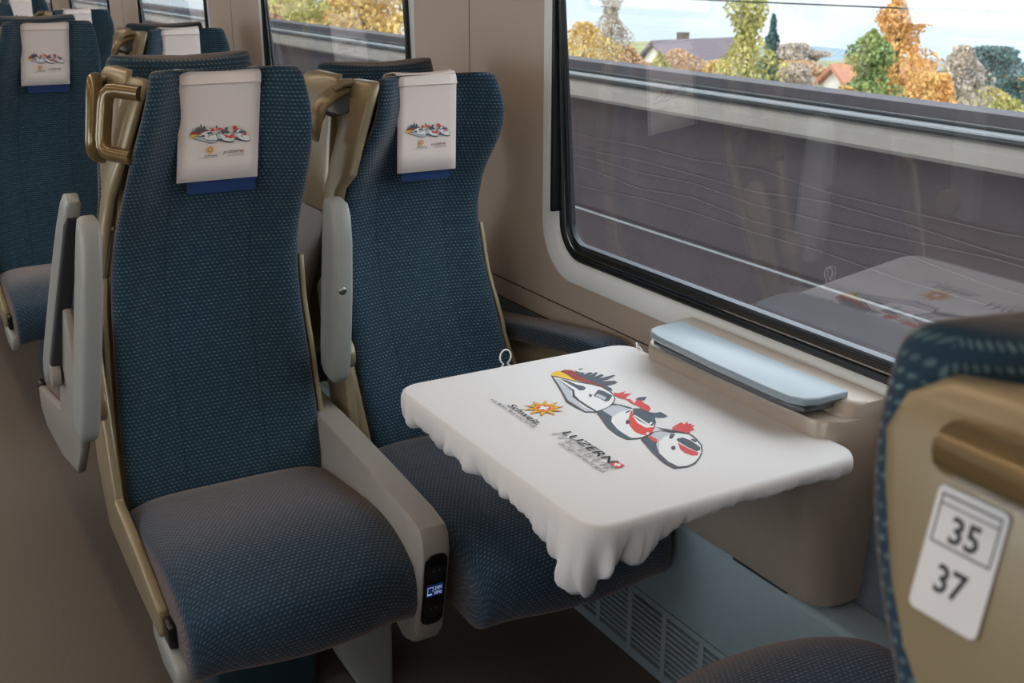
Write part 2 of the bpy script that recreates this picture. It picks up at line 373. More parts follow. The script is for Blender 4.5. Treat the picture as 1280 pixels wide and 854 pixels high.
def art_object(name, parent, fn, step=0.00012):
    """fn(u, v, lift) -> world point; each ink layer lies a hair above the one before"""
    mb = MB(); used = []
    for i, (c, v, f) in enumerate(ART_L):
        if c not in used: used.append(c)
        mb.add([fn(p[0], p[1], 0.0003 + step * i) for p in v], f, used.index(c))
    me_off = Vector((0, 0, 0)); p = parent
    while p is not None: me_off += p.location; p = p.parent
    me = bpy.data.meshes.new(name); me.from_pydata([Vector(q) - me_off for q in mb.v], [], mb.f)
    for c in used: me.materials.append(INK[c])
    for q, i in zip(me.polygons, mb.m): q.material_index = i
    o = link(bpy.data.objects.new(name, me)); o.parent = parent
    return o

# ------------------------------------------------------------------ seats
# rows of a backrest: z, y of the front face, left x, right x, how far the side wings stand forward
A_TAB = [(0.40, 2.235, .368, .792, .012), (0.445, 2.225, .364, .795, .016), (0.54, 2.245, .366, .795, .022), (0.66, 2.275, .373, .793, .026), (0.82, 2.305, .385, .788, .028), (0.93, 2.312, .398, .790, .026),
         (1.01, 2.300, .412, .798, .034), (1.09, 2.275, .428, .803, .055), (1.17, 2.255, .446, .804, .072), (1.235, 2.250, .466, .800, .078), (1.283, 2.256, .484, .793, .070)]
B_TAB = [(0.40, 2.25, .918, 1.322, .012), (0.445, 2.245, .917, 1.324, .016), (0.54, 2.28, .912, 1.318, .022), (0.63, 2.325, .908, 1.305, .026), (0.82, 2.395, .912, 1.290, .028), (0.93, 2.415, .922, 1.285, .026),
         (1.01, 2.410, .934, 1.290, .034), (1.09, 2.385, .953, 1.302, .055), (1.15, 2.365, .975, 1.312, .072), (1.20, 2.360, .990, 1.308, .076), (1.240, 2.366, 1.000, 1.296, .066)]
def mirror(tab, yc, shift=0.0, lean=0.0):
    return tab
def back_ring(tab, z, sgn, yref, grow=0.0, nf=13, thick=0.05, edge=0.045):
    """closed ring of a cushion at height z; front faces -y (sgn=1) or +y (sgn=-1)"""
    y = interp(tab, z, 1); xl = interp(tab, z, 2) - grow; xr = interp(tab, z, 3) + grow; w = interp(tab, z, 4)
    xc = (xl + xr) / 2; hw = (xr - xl) / 2
    R = []
    for i in range(nf):
        u = -1 + 2 * i / (nf - 1)
        t = max(0.0, (abs(u) - 0.42) / 0.58); t = t * t * (3 - 2 * t)
        yy = y - w * t
        if i in (0, nf - 1): yy += 0.012
        R.append((xc + hw * u, yy, z))
    ye = y - w + edge
    R.append((xr - 0.004, ye, z)); 
    for u in (0.7, 0.0, -0.7): R.append((xc + hw * u, max(ye, y + thick * (1 if abs(u) < .5 else .7)), z))
    R.append((xl + 0.004, ye, z))
    return [(p[0], yref + (p[1] - yref) * sgn, p[2]) for p in R]

def cushion_back(name, tab, sgn, yref, parent, material, saddle=0.006):
    zs = [tab[0][0] + 0.0]
    z0, z1 = tab[0][0], tab[-1][0]
    n = 17
    zs = [lerp(z0, z1, i / (n - 1)) for i in range(n)]
    rings = []
    for i, z in enumerate(zs):
        R = back_ring(tab, z, sgn, yref)
        rings.append(R)
    # rounded top: shrink a few more rings
    top = rings[-1]; cx = sum(p[0] for p in top) / len(top); cy = sum(p[1] for p in top) / len(top)
    for k, (dz, sx, sy) in enumerate(((0.012, 0.985, 0.90), (0.022, 0.95, 0.66), (0.026, 0.9, 0.3))):
        rings.append([(cx + (p[0] - cx) * sx, cy + (p[1] - cy) * sy, p[2] + dz - saddle * (k + 1) / 3 * (1 - min(1, abs((p[0] - cx) / 0.14)) ** 2)) for p in top])
    bot = rings[0]; by = sum(p[1] for p in bot) / len(bot)
    rings.insert(0, [(lerp(cx, p[0], .97), by + (p[1] - by) * 0.6, p[2] - 0.012) for p in bot])
    n = len(rings[0]); v = [q for r in rings for q in r]
    uvs = []; arc = 0
    for ri, r in enumerate(rings):
        if ri:
            a, b2 = rings[ri - 1][6], r[6]; arc += math.dist(a, b2)
        us = [0.0]
        for i in range(1, 13): us.append(us[-1] + math.dist(r[i - 1], r[i]))
        half = us[6]; us = [x - half for x in us]
        for i in range(n):
            if i < 13: uvs.append((us[i], arc))
            elif i == 13: uvs.append((us[12] + 0.04, arc))
            elif i == n - 1: uvs.append((us[0] - 0.04, arc))
            else: uvs.append((r[i][0] - cx, arc))
    mb = MB(); mb.loft(rings)
    return OBJ(name, mb.v, mb.f, material, parent, sub=2, uvs=uvs)

def shell_back(name, tab, sgn, yref, parent, material, z0, z1, grow=0.014, front=0.028, back=0.095, flange=True):
    """thin moulded shell hugging the rear and the sides of the backrest"""
    rings = []
    n = 14
    for k in range(n):
        z = lerp(z0, z1, k / (n - 1))
        y = interp(tab, z, 1); xl = interp(tab, z, 2) - grow; xr = interp(tab, z, 3) + grow; w = interp(tab, z, 4)
        f = y - w + front; b = y + back * (0.55 + 0.45 * math.sin(PI * min(1, (k + 1) / n)))
        R = [(xl, f), (xl - .001, lerp(f, b, .6)), (xl + .03, b - .012), (lerp(xl, xr, .3), b), (lerp(xl, xr, .7), b), (xr - .03, b - .012), (xr + .001, lerp(f, b, .6)), (xr, f),
             (xr - .012, f), (xr - .014, lerp(f, b, .5)), (xr - .04, b - .026), (lerp(xl, xr, .7), b - .014), (lerp(xl, xr, .3), b - .014), (xl + .04, b - .026), (xl + .014, lerp(f, b, .5)), (xl + .012, f)]
        rings.append([(p[0], yref + (p[1] - yref) * sgn, z) for p in R])
    mb = MB(); mb.loft(rings)
    return OBJ(name, mb.v, mb.f, material, parent, bevel=0.003, bseg=2)

def pan(name, xl, xr, yb, yf, zb, zf, sgn, yref, parent, material, thick=0.13):
    """seat cushion: rings along x, profile in the y-z plane with a waterfall front"""
    nx = 13; rings = []
    prof_t = [0.0, 0.14, 0.3, 0.48, 0.65, 0.79, 0.89, 0.955, 0.99]
    L = yb - yf
    for i in range(nx):
        u = -1 + 2 * i / (nx - 1)
        e = max(0.0, (abs(u) - 0.6) / 0.4)
        bow = 0.05 * (1 - u * u) - 0.05        # the front edge bows towards the sitter's knees
        drop = 0.018 * e * e
        fr = yf - bow - 0.012 * e ** 3
        x = lerp(xl, xr, (u + 1) / 2)
        R = []
        for t in prof_t:
            y = lerp(yb, fr + 0.012, t)
            z = lerp(zb, zf, min(1, t / 0.7)) + 0.012 * math.sin(PI * min(1, t / 0.9)) * (1 - abs(u) ** 2) - drop
            if t > 0.65: z -= 0.055 * ((t - 0.65) / 0.35) ** 2.2
            R.append((x, y, z))
        zt = R[-1][2]
        R += [(x, fr + 0.002, zt - 0.035), (x, fr + 0.005, zt - 0.08), (x, fr + 0.018, zt - 0.118), (x, fr + 0.06, zt - 0.136), (x, lerp(fr, yb, .55), zf - thick - 0.03 ), (x, yb, zb - 0.09)]
        rings.append(R)
    # soften the two ends
    def shrink(R, dx, s):
        cy = sum(p[1] for p in R) / len(R); cz = sum(p[2] for p in R) / len(R)
        return [(p[0] + dx, cy + (p[1] - cy) * s, cz + (p[2] - cz) * s) for p in R]
    rings = [shrink(rings[0], -0.002, 0.9)] + [shrink(rings[0], 0.004, 0.985)] + rings[1:-1] + [shrink(rings[-1], -0.004, 0.985), shrink(rings[-1], 0.002, 0.9)]
    uvs = []
    for R in rings:
        arc = 0
        for k, p in enumerate(R):
            if k: arc += math.dist(R[k - 1], p)
            uvs.append((p[0] - (xl + xr) / 2, arc))
    rings = [[(p[0], yref + (p[1] - yref) * sgn, p[2]) for p in R] for R in rings]
    mb = MB(); mb.loft(rings)
    return OBJ(name, mb.v, mb.f, material, parent, sub=2, uvs=uvs)

def armrest(name, x0, x1, top, bot, depth, parent, sgn=1, dxb=0.0):
    """folded-up armrest: a long rounded blade from pivot 'bot' (y,z) to 'top' (y,z)"""
    ty, tz = top; by, bz = bot
    ax = Vector((0, ty - by, tz - bz)); L = ax.length; ax.normalize(); side = Vector((0, -ax.z, ax.y)) 
    sec = rrect(-0.5, 0.5, -0.5, 0.5, 0.22, 3)
    rings = []
    for t, w, d, sh in ((-0.03, .55, .35, -.1), (-0.012, .85, .7, -.04), (0.03, .97, .9, 0), (0.15, 1, 1, 0), (0.5, 1, 1, .0), (0.8, .96, .9, .04), (0.93, .92, .74, .1), (0.985, .85, .55, .16), (1.0, .6, .35, .18)):
        c = Vector(((x0 + x1) / 2 + dxb * (1 - t), by, bz)) + ax * L * t - side * depth * sh * sgn
        rings.append([c + Vector((1, 0, 0)) * p[0] * (x1 - x0) * w + side * p[1] * depth * d for p in sec])
    mb = MB(); mb.loft(rings)
    o = OBJ(name, mb.v, mb.f, M_GREY, parent, bevel=0, angle=50)
    c = Vector((x0, by, bz)) + ax * L * 0.6
    return o

def disc_cap(name, c, axis, r, parent):
    mb = MB(); mb.cyl(c, r, axis, 0.004, 20); o = mb.obj(name, M_CHROME, parent, bevel=0.0008)
    a = Vector(axis).normalized()
    mb = MB(); mb.cyl(Vector(c) + a * 0.0018, r * 0.45, axis, 0.002, 12, 0); mb.obj('screw', M_STEEL, o)
    return o

def d_handle(name, flange_top, flange_bot, out_top, out_bot, r, parent, material, n=6):
    a, b, c, d = map(Vector, (flange_top, out_top, out_bot, flange_bot))
    def corner(p, q, s, k=0.3):
        rad = 0.026
        u = (p - q).normalized() * rad; w = (s - q).normalized() * rad
        return [q + u, q + u * .45 + w * .1, q + u * .1 + w * .45, q + w]
    pts = [a] + corner(a, b, c) + [lerp(b, c, .35), lerp(b, c, .65)] + corner(b, c, d) + [d]
    mb = MB(); mb.tube(pts, r, 14)
    return mb.obj(name, material, parent, angle=60)

def side_frame(name, x0, x1, poly, parent, material, bevel=0.006):
    mb = MB(); mb.prism(poly, 0, x0, x1); return mb.obj(name, material, parent, bevel=bevel, bseg=3)

AIS_LABEL = {}
def seat_A(root):
    """aisle seat facing the table (towards -y)"""
    yr = 2.22
    cushion_back('backrest', A_TAB, 1, yr, root, M_FAB)
    sh = shell_back('back_shell', A_TAB, 1, yr, root, M_TAN, 0.40, 0.90, back=.06)
    shell_back('head_shell', [(a, b + .02, c + .004, d - .004, e) for a, b, c, d, e in A_TAB], 1, yr, root, M_TAN, 0.90, 1.27, grow=0.0, front=0.06, back=0.06)
    pan('seat_cushion', 0.358, 0.800, 2.26, 1.69, 0.445, 0.485, 1, yr, root, M_FABP)
    # aisle-side frame: runs down the backrest and forward beside the pan
    side_frame('side_frame', 0.336, 0.357, [(2.30, 0.83), (2.265, 0.80), (2.205, 0.465), (2.02, 0.432), (1.872, 0.392), (1.868, 0.345), (1.88, 0.33), (2.05, 0.34), (2.30, 0.37), (2.36, 0.50), (2.35, 0.80)], root, M_TAN)
    mb = MB(); mb.box(0.342, 0.362, 1.822, 1.868, 0.335, 0.382); mb.obj('end_stop', M_BLACK, root, bevel=0.005)
    mb = MB(); mb.prism([(1.86, .335), (1.775, .325), (1.765, .30), (1.775, .275), (1.88, .27), (1.95, .30), (1.95, .335)], 0, .338, .366); mb.obj('frame_end', M_GREY, root, bevel=.008)
    mb = MB(); mb.prism([(1.93, 0.325), (1.95, 0.27), (2.2, 0.25), (2.2, 0.325)], 0, 0.38, 0.77); mb.obj('underframe', M_EDGE, root, bevel=0.01)
    # head flange and grab handle
    fl = [(2.215, 1.300), (2.245, 1.312), (2.262, 1.30), (2.30, 1.09), (2.33, 1.02), (2.31, 0.80), (2.345, 0.78), (2.40, 1.0), (2.385, 1.30), (2.37, 1.322), (2.30, 1.316)]
    mb = MB()
    rings = []
    for z, x, y, w in ((0.78, .362, 2.31, .03), (0.90, .374, 2.315, .035), (1.0, .394, 2.305, .04), (1.06, .407, 2.29, .052), (1.10, .413, 2.255, .085), (1.16, .434, 2.24, .095), (1.24, .459, 2.222, .10), (1.280, .476, 2.220, .10), (1.292, .480, 2.232, .08)):
        rings.append([(x, y, z), (x - .004, y + .012, z), (x - .006, y + w, z), (x + .012, y + w, z), (x + .016, y + .012, z), (x + .014, y, z)])
    mb.loft(rings); mb.obj('head_flange', M_TAN, root, bevel=0.004, bseg=2)
    d_handle('grab_handle', (.474, 2.222, 1.268), (.446, 2.222, 1.150), (.424, 2.285, 1.274), (.404, 2.285, 1.156), 0.0150, root, M_BRONZE)
    # folded aisle armrest
    ar = armrest('armrest', 0.313, 0.353, (2.075, 1.07), (2.13, 0.66), 0.085, root, dxb=-.042)
    disc_cap('cap', (0.313, 2.062, 0.885), (0, -1, -0.15), 0.0085, ar)
    mb = MB(); mb.cyl((0.322, 2.16, 0.70), 0.036, (1, 0, 0), 0.022, 24); mb.obj('pivot', M_TAN, root, bevel=0.003)
    # foot
    mb = MB()
    mb.prism([(.690, .21), (.835, .235), (.832, 0.0), (.765, 0.0), (.735, .06), (.706, .13)], 1, 1.97, 2.06)
    mb.obj('pedestal', M_GREY, root, bevel=0.008)
    mb = MB(); mb.box(.47, .69, 2.05, 2.30, .0, .32); mb.obj('underseat_box', M_TEAL, root, bevel=0.01)

def seat_B(root):
    """window seat facing the table"""
    yr = 2.24
    cushion_back('backrest', B_TAB, 1, yr, root, M_FAB)
    shell_back('back_shell', B_TAB, 1, yr, root, M_TAN, 0.40, 0.90)
    shell_back('head_shell', [(a, b + .02, c + .004, d - .004, e) for a, b, c, d, e in B_TAB], 1, yr, root, M_TAN, 0.90, 1.24, grow=0.0, front=0.06, back=0.06)
    pan('seat_cushion', 0.880, 1.330, 2.28, 1.60, 0.445, 0.475, 1, yr, root, M_FABP)
    mb = MB()
    rings = []
    for z, x, y, w in ((0.46, .893, 2.24, .04), (0.64, .885, 2.31, .04), (0.82, .886, 2.37, .04), (0.95, .902, 2.39, .045), (1.02, .914, 2.375, .06), (1.055, .924, 2.335, .10), (1.12, .940, 2.325, .105), (1.20, .962, 2.315, .11), (1.245, .976, 2.312, .11), (1.257, .98, 2.32, .09)):
        rings.append([(x, y, z), (x - .006, y + .012, z), (x - .01, y + w, z), (x + .01, y + w, z), (x + .022, y + .012, z), (x + .02, y, z)])
    mb.loft(rings); mb.obj('head_flange', M_TAN, root, bevel=0.004, bseg=2)
    # coat hook reaching over from the seat behind it
    rings = []
    for x, z, w, h in ((.884, 1.135, .030, .014), (.892, 1.175, .032, .016), (.908, 1.205, .034, .017), (.938, 1.226, .034, .016), (.974, 1.236, .030, .012), (1.000, 1.238, .020, .006)):
        rings.append([Vector((x, 2.43, z)) + Vector((-.35 * math.sin(a) * h, math.cos(a) * w, math.sin(a) * h)) for a in [2 * PI * k / 14 for k in range(14)]])
    mb = MB(); mb.loft(rings); hk = mb.obj('coat_hook', M_TAN, root, angle=60)
    mb = MB(); c = Vector((.946, 2.405, 1.208)); tilt = .42
    pl = []
    for off in (-.012, -.004, .004):
        s_ = .8 if off < -.01 else 1
        pl.append([c + Vector((math.cos(a) * .046 * s_ - math.sin(a) * .004, off + math.sin(a) * .012, math.sin(a) * .022 * s_ + math.cos(a) * .046 * tilt * s_)) for a in [2 * PI * k / 20 for k in range(20)]])
    mb.loft(pl); mb.obj('hook_plate', M_STEEL, hk, angle=60)
    mb = MB(); mb.cyl((.965, 2.388, 1.220), .006, (.1, -1, -.4), .012, 14); mb.obj('pin', M_CHROME, hk)
    mb = MB(); mb.tube([(.925, 2.40, 1.236), (.945, 2.40, 1.249), (.965, 2.40, 1.249), (.98, 2.40, 1.242)], [.006, .010, .010, .005], 10); mb.obj('hook_ridge', M_TAN, hk)
    # folded middle armrest
    ar = armrest('armrest', 0.796, 0.842, (2.13, 1.045), (2.20, 0.66), 0.085, root)
    disc_cap('cap', (0.815, 2.122, 0.862), (0, -1, -0.15), 0.0085, ar)
    mb = MB(); mb.cyl((0.852, 2.225, 0.69), 0.034, (1, 0, 0), 0.028, 24); mb.obj('pivot', M_TAN, root, bevel=0.003)
    side_frame('side_frame', 0.862, 0.884, [(2.34, 0.86), (2.31, 0.845), (2.225, 0.47), (2.23, 0.40), (2.34, 0.40), (2.41, 0.80)], root, M_TAN)

# seats that face away (+y); rows already in world y for dy = 0, front faces +y
def back_tab(tab, headshift):
    out = []
    for z, y, xl, xr, w in tab:
        k = (z - .445) / .86
        out.append((z, 0.0, xl, xr, w, k))
    return out
def seat_back_facing(root, xs, aisle, ys=0.0, zs=0.0):
    """xs: x offset relative to the aisle seat's outline"""
    yr = 2.50
    T = []
    for z, y, xl, xr, w in A_TAB:
        k = max(0, (z - .445) / .56); k = min(1, k)
        yy = lerp(2.88, 2.445, k) if z < 1.0 else lerp(2.445, 2.518, min(1, (z - 1.0) / .28))
        yy += ys * min(1, max(0, (z - .3) / .5)); w = w * (.88 if z > 1.2 else .72 if z > 1.1 else .34)
        T.append((z + (0.010 + zs) * min(1, z / 1.1), 2 * yr - yy, xl + xs - (.009 if z > 1.05 else .004), xr + xs, w))
    cushion_back('backrest', T, -1, yr, root, M_FAB, 0.014)
    shell_back('back_shell', T, -1, yr, root, M_TAN, 0.40, 1.0, back=.055)
    shell_back('head_shell', [(a, b + .01, c + .034, d - .010, e) for a, b, c, d, e in T], -1, yr, root, M_TAN, 1.0, 1.19, grow=0.0, front=0.05, back=0.055)
    pan('seat_cushion', 0.358 + xs, 0.800 + xs, 2 * yr - 2.93, 2 * yr - 3.385, 0.445, 0.475, -1, yr, root, M_FABP)
    return T
def sticker(name, x, y0, y1, z0, z1, top, bottom, parent, tilt=0.0):
    """white seat-number plate on an aisle-facing panel (reads from -x)"""
    mb = MB(); mb.prism([(p[0], p[1]) for p in rrect(y0, y1, z0, z1, 0.004, 4)], 0, x - 0.0008, x)
    mb.v = [(p[0] + (p[2] - z0) * tilt, p[1], p[2]) for p in mb.v]
    o = mb.obj(name, mat('sticker_white_' + top, srgb(216, 214, 216), 0.4), parent, smooth=False)
    o['label'] = 'white seat number sticker'
    W = y1 - y0; H = z1 - z0
    ink = MB()
    def rect(a0, a1, b0, b1, m=0):
        X = x - 0.0011
        ink.add([(X, y1 - a0 * W, z0 + b0 * H), (X, y1 - a1 * W, z0 + b0 * H), (X, y1 - a1 * W, z0 + b1 * H), (X, y1 - a0 * W, z0 + b1 * H)], [(0, 1, 2, 3)], m)
    t = 0.022
    rect(.07, .93, .93, .945); rect(.07, .93, .555, .57); rect(.07, .07 + t, .555, .945); rect(.93 - t, .93, .555, .945); rect(.07, .93, .862, .874)
    for body, b0, b1, a0, a1 in ((top, .605, .815, .30, .72), (bottom, .21, .43, .28, .72)):
        v, f = fit_text(body, a0, a1, b0, b1, 0.02)
        ink.add([(x - 0.0011, y1 - p[0] * W, z0 + p[1] * H) for p in v], f)
    ink.v = [(p[0] + (p[2] - z0) * tilt, p[1], p[2]) for p in ink.v]
    ink.obj('seat_number', mat('ink_number', srgb(34, 36, 44), 0.6) if 'ink_number' not in bpy.data.materials else bpy.data.materials['ink_number'], o, smooth=False)
    return o

def back_flange(T, xs, root, yr, names=('head_flange', 'lower_flange'), ys=0.0, zs=0.0):
    """aisle-facing side panel of an away-facing seat"""
    def loft(rows, m, nm):
        mb = MB(); rings = []
        for z, x, yf, yb in rows:
            x += xs; yf += ys + .018; yb += ys; z += zs
            rings.append([(x + .016, yf, z), (x + .003, yf + .001, z), (x, yf - .010, z), (x - .001, yb + .03, z), (x + .004, yb, z), (x + .018, yb, z)])
        mb.loft(rings); return mb.obj(nm, m, root, bevel=0.004, bseg=2)
    up = loft([(1.00, .415, 2.440, 2.30), (1.08, .424, 2.460, 2.30), (1.16, .436, 2.489, 2.31), (1.235, .450, 2.518, 2.32), (1.262, .456, 2.526, 2.32), (1.282, .462, 2.520, 2.32), (1.296, .467, 2.500, 2.33), (1.302, .472, 2.455, 2.34)], M_TAN, names[0])
    lo = loft([(0.62, .372, 2.64, 2.40), (0.78, .378, 2.57, 2.38), (0.9, .394, 2.47, 2.33), (.997, .4145, 2.440, 2.30)], M_PLUM if xs > .3 else M_TAN, names[1])
    return up, lo

def seat_Aback(root, number):
    yr = 2.50
    T = seat_back_facing(root, 0.0, True)
    back_flange(T, 0.0, root, yr)
    d_handle('grab_handle', (.457, 2.496, 1.268), (.424, 2.405, 1.130), (.422, 2.388, 1.284), (.400, 2.366, 1.142), 0.0150, root, M_BRONZE)
    side_frame('side_frame', 0.336, 0.357, [(2.60, 0.80), (2.66, 0.80), (2.86, 0.44), (3.08, 0.40), (3.28, 0.365), (3.285, 0.30), (3.2, 0.27), (2.95, 0.28), (2.70, 0.33), (2.58, 0.44), (2.53, 0.62)], root, M_GREYD)
    mb = MB(); mb.box(.338, .362, 3.285, 3.33, .325, .37); mb.obj('end_stop', M_BLACK, root, bevel=.005)
    # folded armrest with an upholstered face
    top, bot = (2.44, 1.055), (2.80, 0.56)
    ar = armrest('armrest', 0.343, 0.379, top, bot, 0.075, root, sgn=-1, dxb=-.040)
    ax = Vector((0, top[0] - bot[0], top[1] - bot[1])); L = ax.length; ax.normalize(); sd = Vector((0, ax.z, -ax.y))
    rings = []
    for t, w, d in ((0.10, .8, .6), (0.13, 1, 1), (0.5, 1, 1), (0.9, .95, .95), (0.94, .7, .6)):
        c = Vector((0.361 - .040 * (1 - t), bot[0], bot[1])) + ax * L * t - sd * 0.034
        rings.append([c + Vector((p[0] * w, 0, 0)) + sd * p[1] * d for p in rrect(-.0165, .0165, -.012, .012, .006, 3)])
    mb = MB(); mb.loft(rings)
    uv = [(p[0], p[2]) for p in mb.v]
    OBJ('armrest_pad', mb.v, mb.f, M_EDGE, ar)
    mb = MB(); mb.cyl((0.320, 2.74, 0.58), 0.036, (1, 0, 0), 0.022, 24); mb.obj('pivot', M_GREYD, root, bevel=0.003)
    sticker('number_sticker', 0.4385, 2.457, 2.499, 1.183, 1.249, number[0], number[1], root, 0.205)
    mb = MB(); mb.box(.55, .80, 2.75, 2.95, .0, .32); mb.obj('underseat_box', M_TEAL, root, bevel=0.01)

def seat_Bback(root):
    yr = 2.50
    xs = 0.52
    T = seat_back_facing(root, xs, False, .15, -.045)
    back_flange(T, xs - .035, root, yr, ('head_flange', 'lower_panel'), .13, -.04)
    side_frame('side_frame', 0.336 + xs, 0.357 + xs, [(2.60, 0.80), (2.66, 0.80), (2.88, 0.475), (3.08, 0.437), (3.28, 0.385), (3.33, 0.37), (3.33, 0.30), (3.2, 0.285), (2.95, 0.29), (2.70, 0.33), (2.58, 0.44), (2.53, 0.62)], root, M_GREYD)

def cover(xb0, xb1, xt0, xt1, yb, zb, yt, zt, seat_label):
    """white headrest cloth: hangs in front, folds over the top"""
    root = empty('headrest_cover', ((xb0 + xb1) / 2, yb, zb))
    nx = 8
    prof = [(yb, zb, 0.0)] + [(lerp(yb, yt, t), lerp(zb, zt, t), t) for t in (.2, .4, .6, .8, .885)] + [(yt - .0035, lerp(zb, zt, .9), .9), (yt - .001, lerp(zb, zt, .93), .93), (yt + .001, zt - .006, .985), (yt + .009, zt + .004, 1), (yt + .03, zt + .006, 1), (yt + .075, zt - .002, 1), (yt + .092, zt - .02, 1), (yt + .097, zt - .06, 1)]
    v = []; f = []
    for y, z, t in prof:
        for i in range(nx + 1):
            u = i / nx
            x = lerp(lerp(xb0, xt0, t), lerp(xb1, xt1, t), u)
            if .895 < t < .91: yy = y - .0012 * math.sin(u * 9 + 1)
            else: yy = y
            v.append((x, yy, z - (0.004 * (1 - (2 * u - 1) ** 2) if t >= .985 else 0)))
    for r in range(len(prof) - 1):
        for i in range(nx):
            a = r * (nx + 1) + i; f.append((a, a + 1, a + nx + 2, a + nx + 1))
    o = OBJ('cloth', v, f, M_PAPER, root)
    s = o.modifiers.new('s', 'SOLIDIFY'); s.thickness = 0.0016; s.offset = 1.0 if False else -1.0
    H = zt - zb; W = xb1 - xb0; sc = W * 0.735 / 0.484
    t0 = .44; xc = (xb0 + xb1) / 2 + .004
    tl = math.hypot(yt - yb, H)
    def fn(u, vv, lift):
        t = t0 + (vv - .03) * sc / tl
        return (lerp(xc, xc + (xt0 + xt1 - xb0 - xb1) / 2, t) + u * sc, lerp(yb, yt, t) - 0.0016 - lift, lerp(zb, zt, t))
    art_object('printed_motif', root, fn, 0.00003)
    return root

def velcro(x0, x1, y, z0, z1, parent):
    mb = MB(); mb.prism(rrect(x0, x1, z0, z1, .004, 3), 1, y, y + .004)
    mb.obj('velcro_strip', M_VELCRO, parent, smooth=False)

# ---- build the first of each
PITCH = 2.15
protoA = empty('train_seat', (0.58, 2.22, 0)); seat_A(protoA); velcro(.553, .692, 2.262, 1.062, 1.15, protoA)
protoB = empty('train_seat', (1.10, 2.24, 0)); seat_B(protoB); velcro(1.064, 1.187, 2.366, 1.026, 1.10, protoB)
protoAb = empty('train_seat', (0.58, 2.88, 0)); seat_Aback(protoAb, ('35', '37'))
protoBb = empty('train_seat', (1.10, 2.88, 0)); seat_Bback(protoBb)
covA = cover(.532, .695, .553, .713, 2.256, 1.088, 2.240, 1.300, '')
covB = cover(1.051, 1.199, 1.054, 1.199, 2.358, 1.046, 2.346, 1.264, '')

ROWN = ['front', 'second', 'third', 'fourth', 'fifth']
def place(proto, n, label, cat, group, first=[None]):
    if n == 0: o = proto
    else:
        o = copy_tree(proto); o.location = proto.location + Vector((0, PITCH * n, 0))
    tag(o, label, cat, group); return o
A_L = ['blue woven aisle seat facing the camera, largest, left of the tablecloth corner',
       'blue aisle seat at the left edge, white headrest cover, beyond the folded fabric armrest',
       'distant blue aisle seat directly behind the left edge seat, only its top showing',
       'farthest blue aisle seat, tiny dark headrest in the top left corner']
B_L = ['blue woven window seat facing the camera, tucked behind the covered table',
       'blue window seat beyond the big aisle seat, beside the middle window pillar',
       'small distant window seat, dark headrest with a pale cover, top left',
       'farthest small window seat, dark headrest against the last pillar, top left']
CA_L = ['white printed headrest cover on the big front aisle seat',
        'white printed headrest cover on the blue aisle seat at the left edge',
        'sliver of headrest cover on the aisle seat behind the left edge seat',
        'tiny pale headrest cover on the farthest aisle seat']
CB_L = ['white printed headrest cover on the window seat behind the covered table',
        'half hidden headrest cover on the window seat just above the big aisle seat',
        'pale headrest cover on the small distant window seat, top left',
        'tiny pale headrest cover on the farthest window seat']
for n in range(4):
    place(protoA, n, A_L[n], 'train seat', 'aisle seats facing the camera')
    place(protoB, n, B_L[n], 'train seat', 'window seats facing the camera')
    place(covA, n, CA_L[n], 'headrest cover', 'headrest covers on the aisle seats')
    place(covB, n, CB_L[n], 'headrest cover', 'headrest covers on the window seats')
Ab_L = {0: 'away-facing aisle seat back to back with the big front seat, padded armrest raised',
        -1: 'near seat at the right edge, beige shell with the 35 and 37 sticker',
        1: 'away-facing aisle seat behind the left edge seat, rounded brown top'}
Bb_L = {0: 'away-facing window seat behind the window seat at the table, beige side panel',
        -1: 'dark blue window seat cushion at the bottom, below the cabinet, beside the numbered shell',
        1: 'away-facing distant window seat, brown headrest hump under the second window'}
for n in (0, -1, 1):
    place(protoAb, n, Ab_L[n], 'train seat', 'aisle seats facing away')
    place(protoBb, n, Bb_L[n], 'train seat', 'window seats facing away')

# ------------------------------------------------------------------ console between the two seats
con = empty('armrest_console', (0.815, 2.0, 0))
tag(con, 'grey console arm between the aisle seat and window seat, black socket on its end', 'console')
prof = [(2.33, .555), (2.22, .553), (1.98, .535), (1.775, .517), (1.722, .505), (1.712, .49), (1.708, .455), (1.725, .36), (1.745, .27), (1.765, .240), (1.80, .228), (1.86, .255), (1.97, .33), (2.33, .38)]
rings = []
for x, s in ((.786, .93), (.790, .985), (.797, 1), (.836, 1), (.843, .985), (.847, .93)):
    cy = 1.95; cz = .42
    rings.append([(x, p[0] + (.008 * (1 - s) / .07 if p[0] < 1.9 else 0), cz + (p[1] - cz) * (s if p[1] > .45 else (1 + s) / 2)) for p in prof])
mb = MB(); mb.loft(rings); mb.obj('console_body', M_GREYD, con, bevel=0.0, angle=35)
def slope_y(z): # front face of the console
    return lerp(1.709, 1.745, (0.455 - z) / 0.185) if z < .455 else 1.709
sec = rrect(.793, .840, .288, .455, .018, 5)
mb = MB(); n = len(sec); 
v = [(p[0], slope_y(p[1]) - .004, p[1]) for p in sec] + [(p[0], slope_y(p[1]) + .01, p[1]) for p in sec]
mb.add(v, [tuple(range(n)), tuple(range(n, 2 * n))[::-1]] + [(i, (i + 1) % n, n + (i + 1) % n, n + i) for i in range(n)])
sp = mb.obj('socket_panel', M_BLACK, con, bevel=0.002)
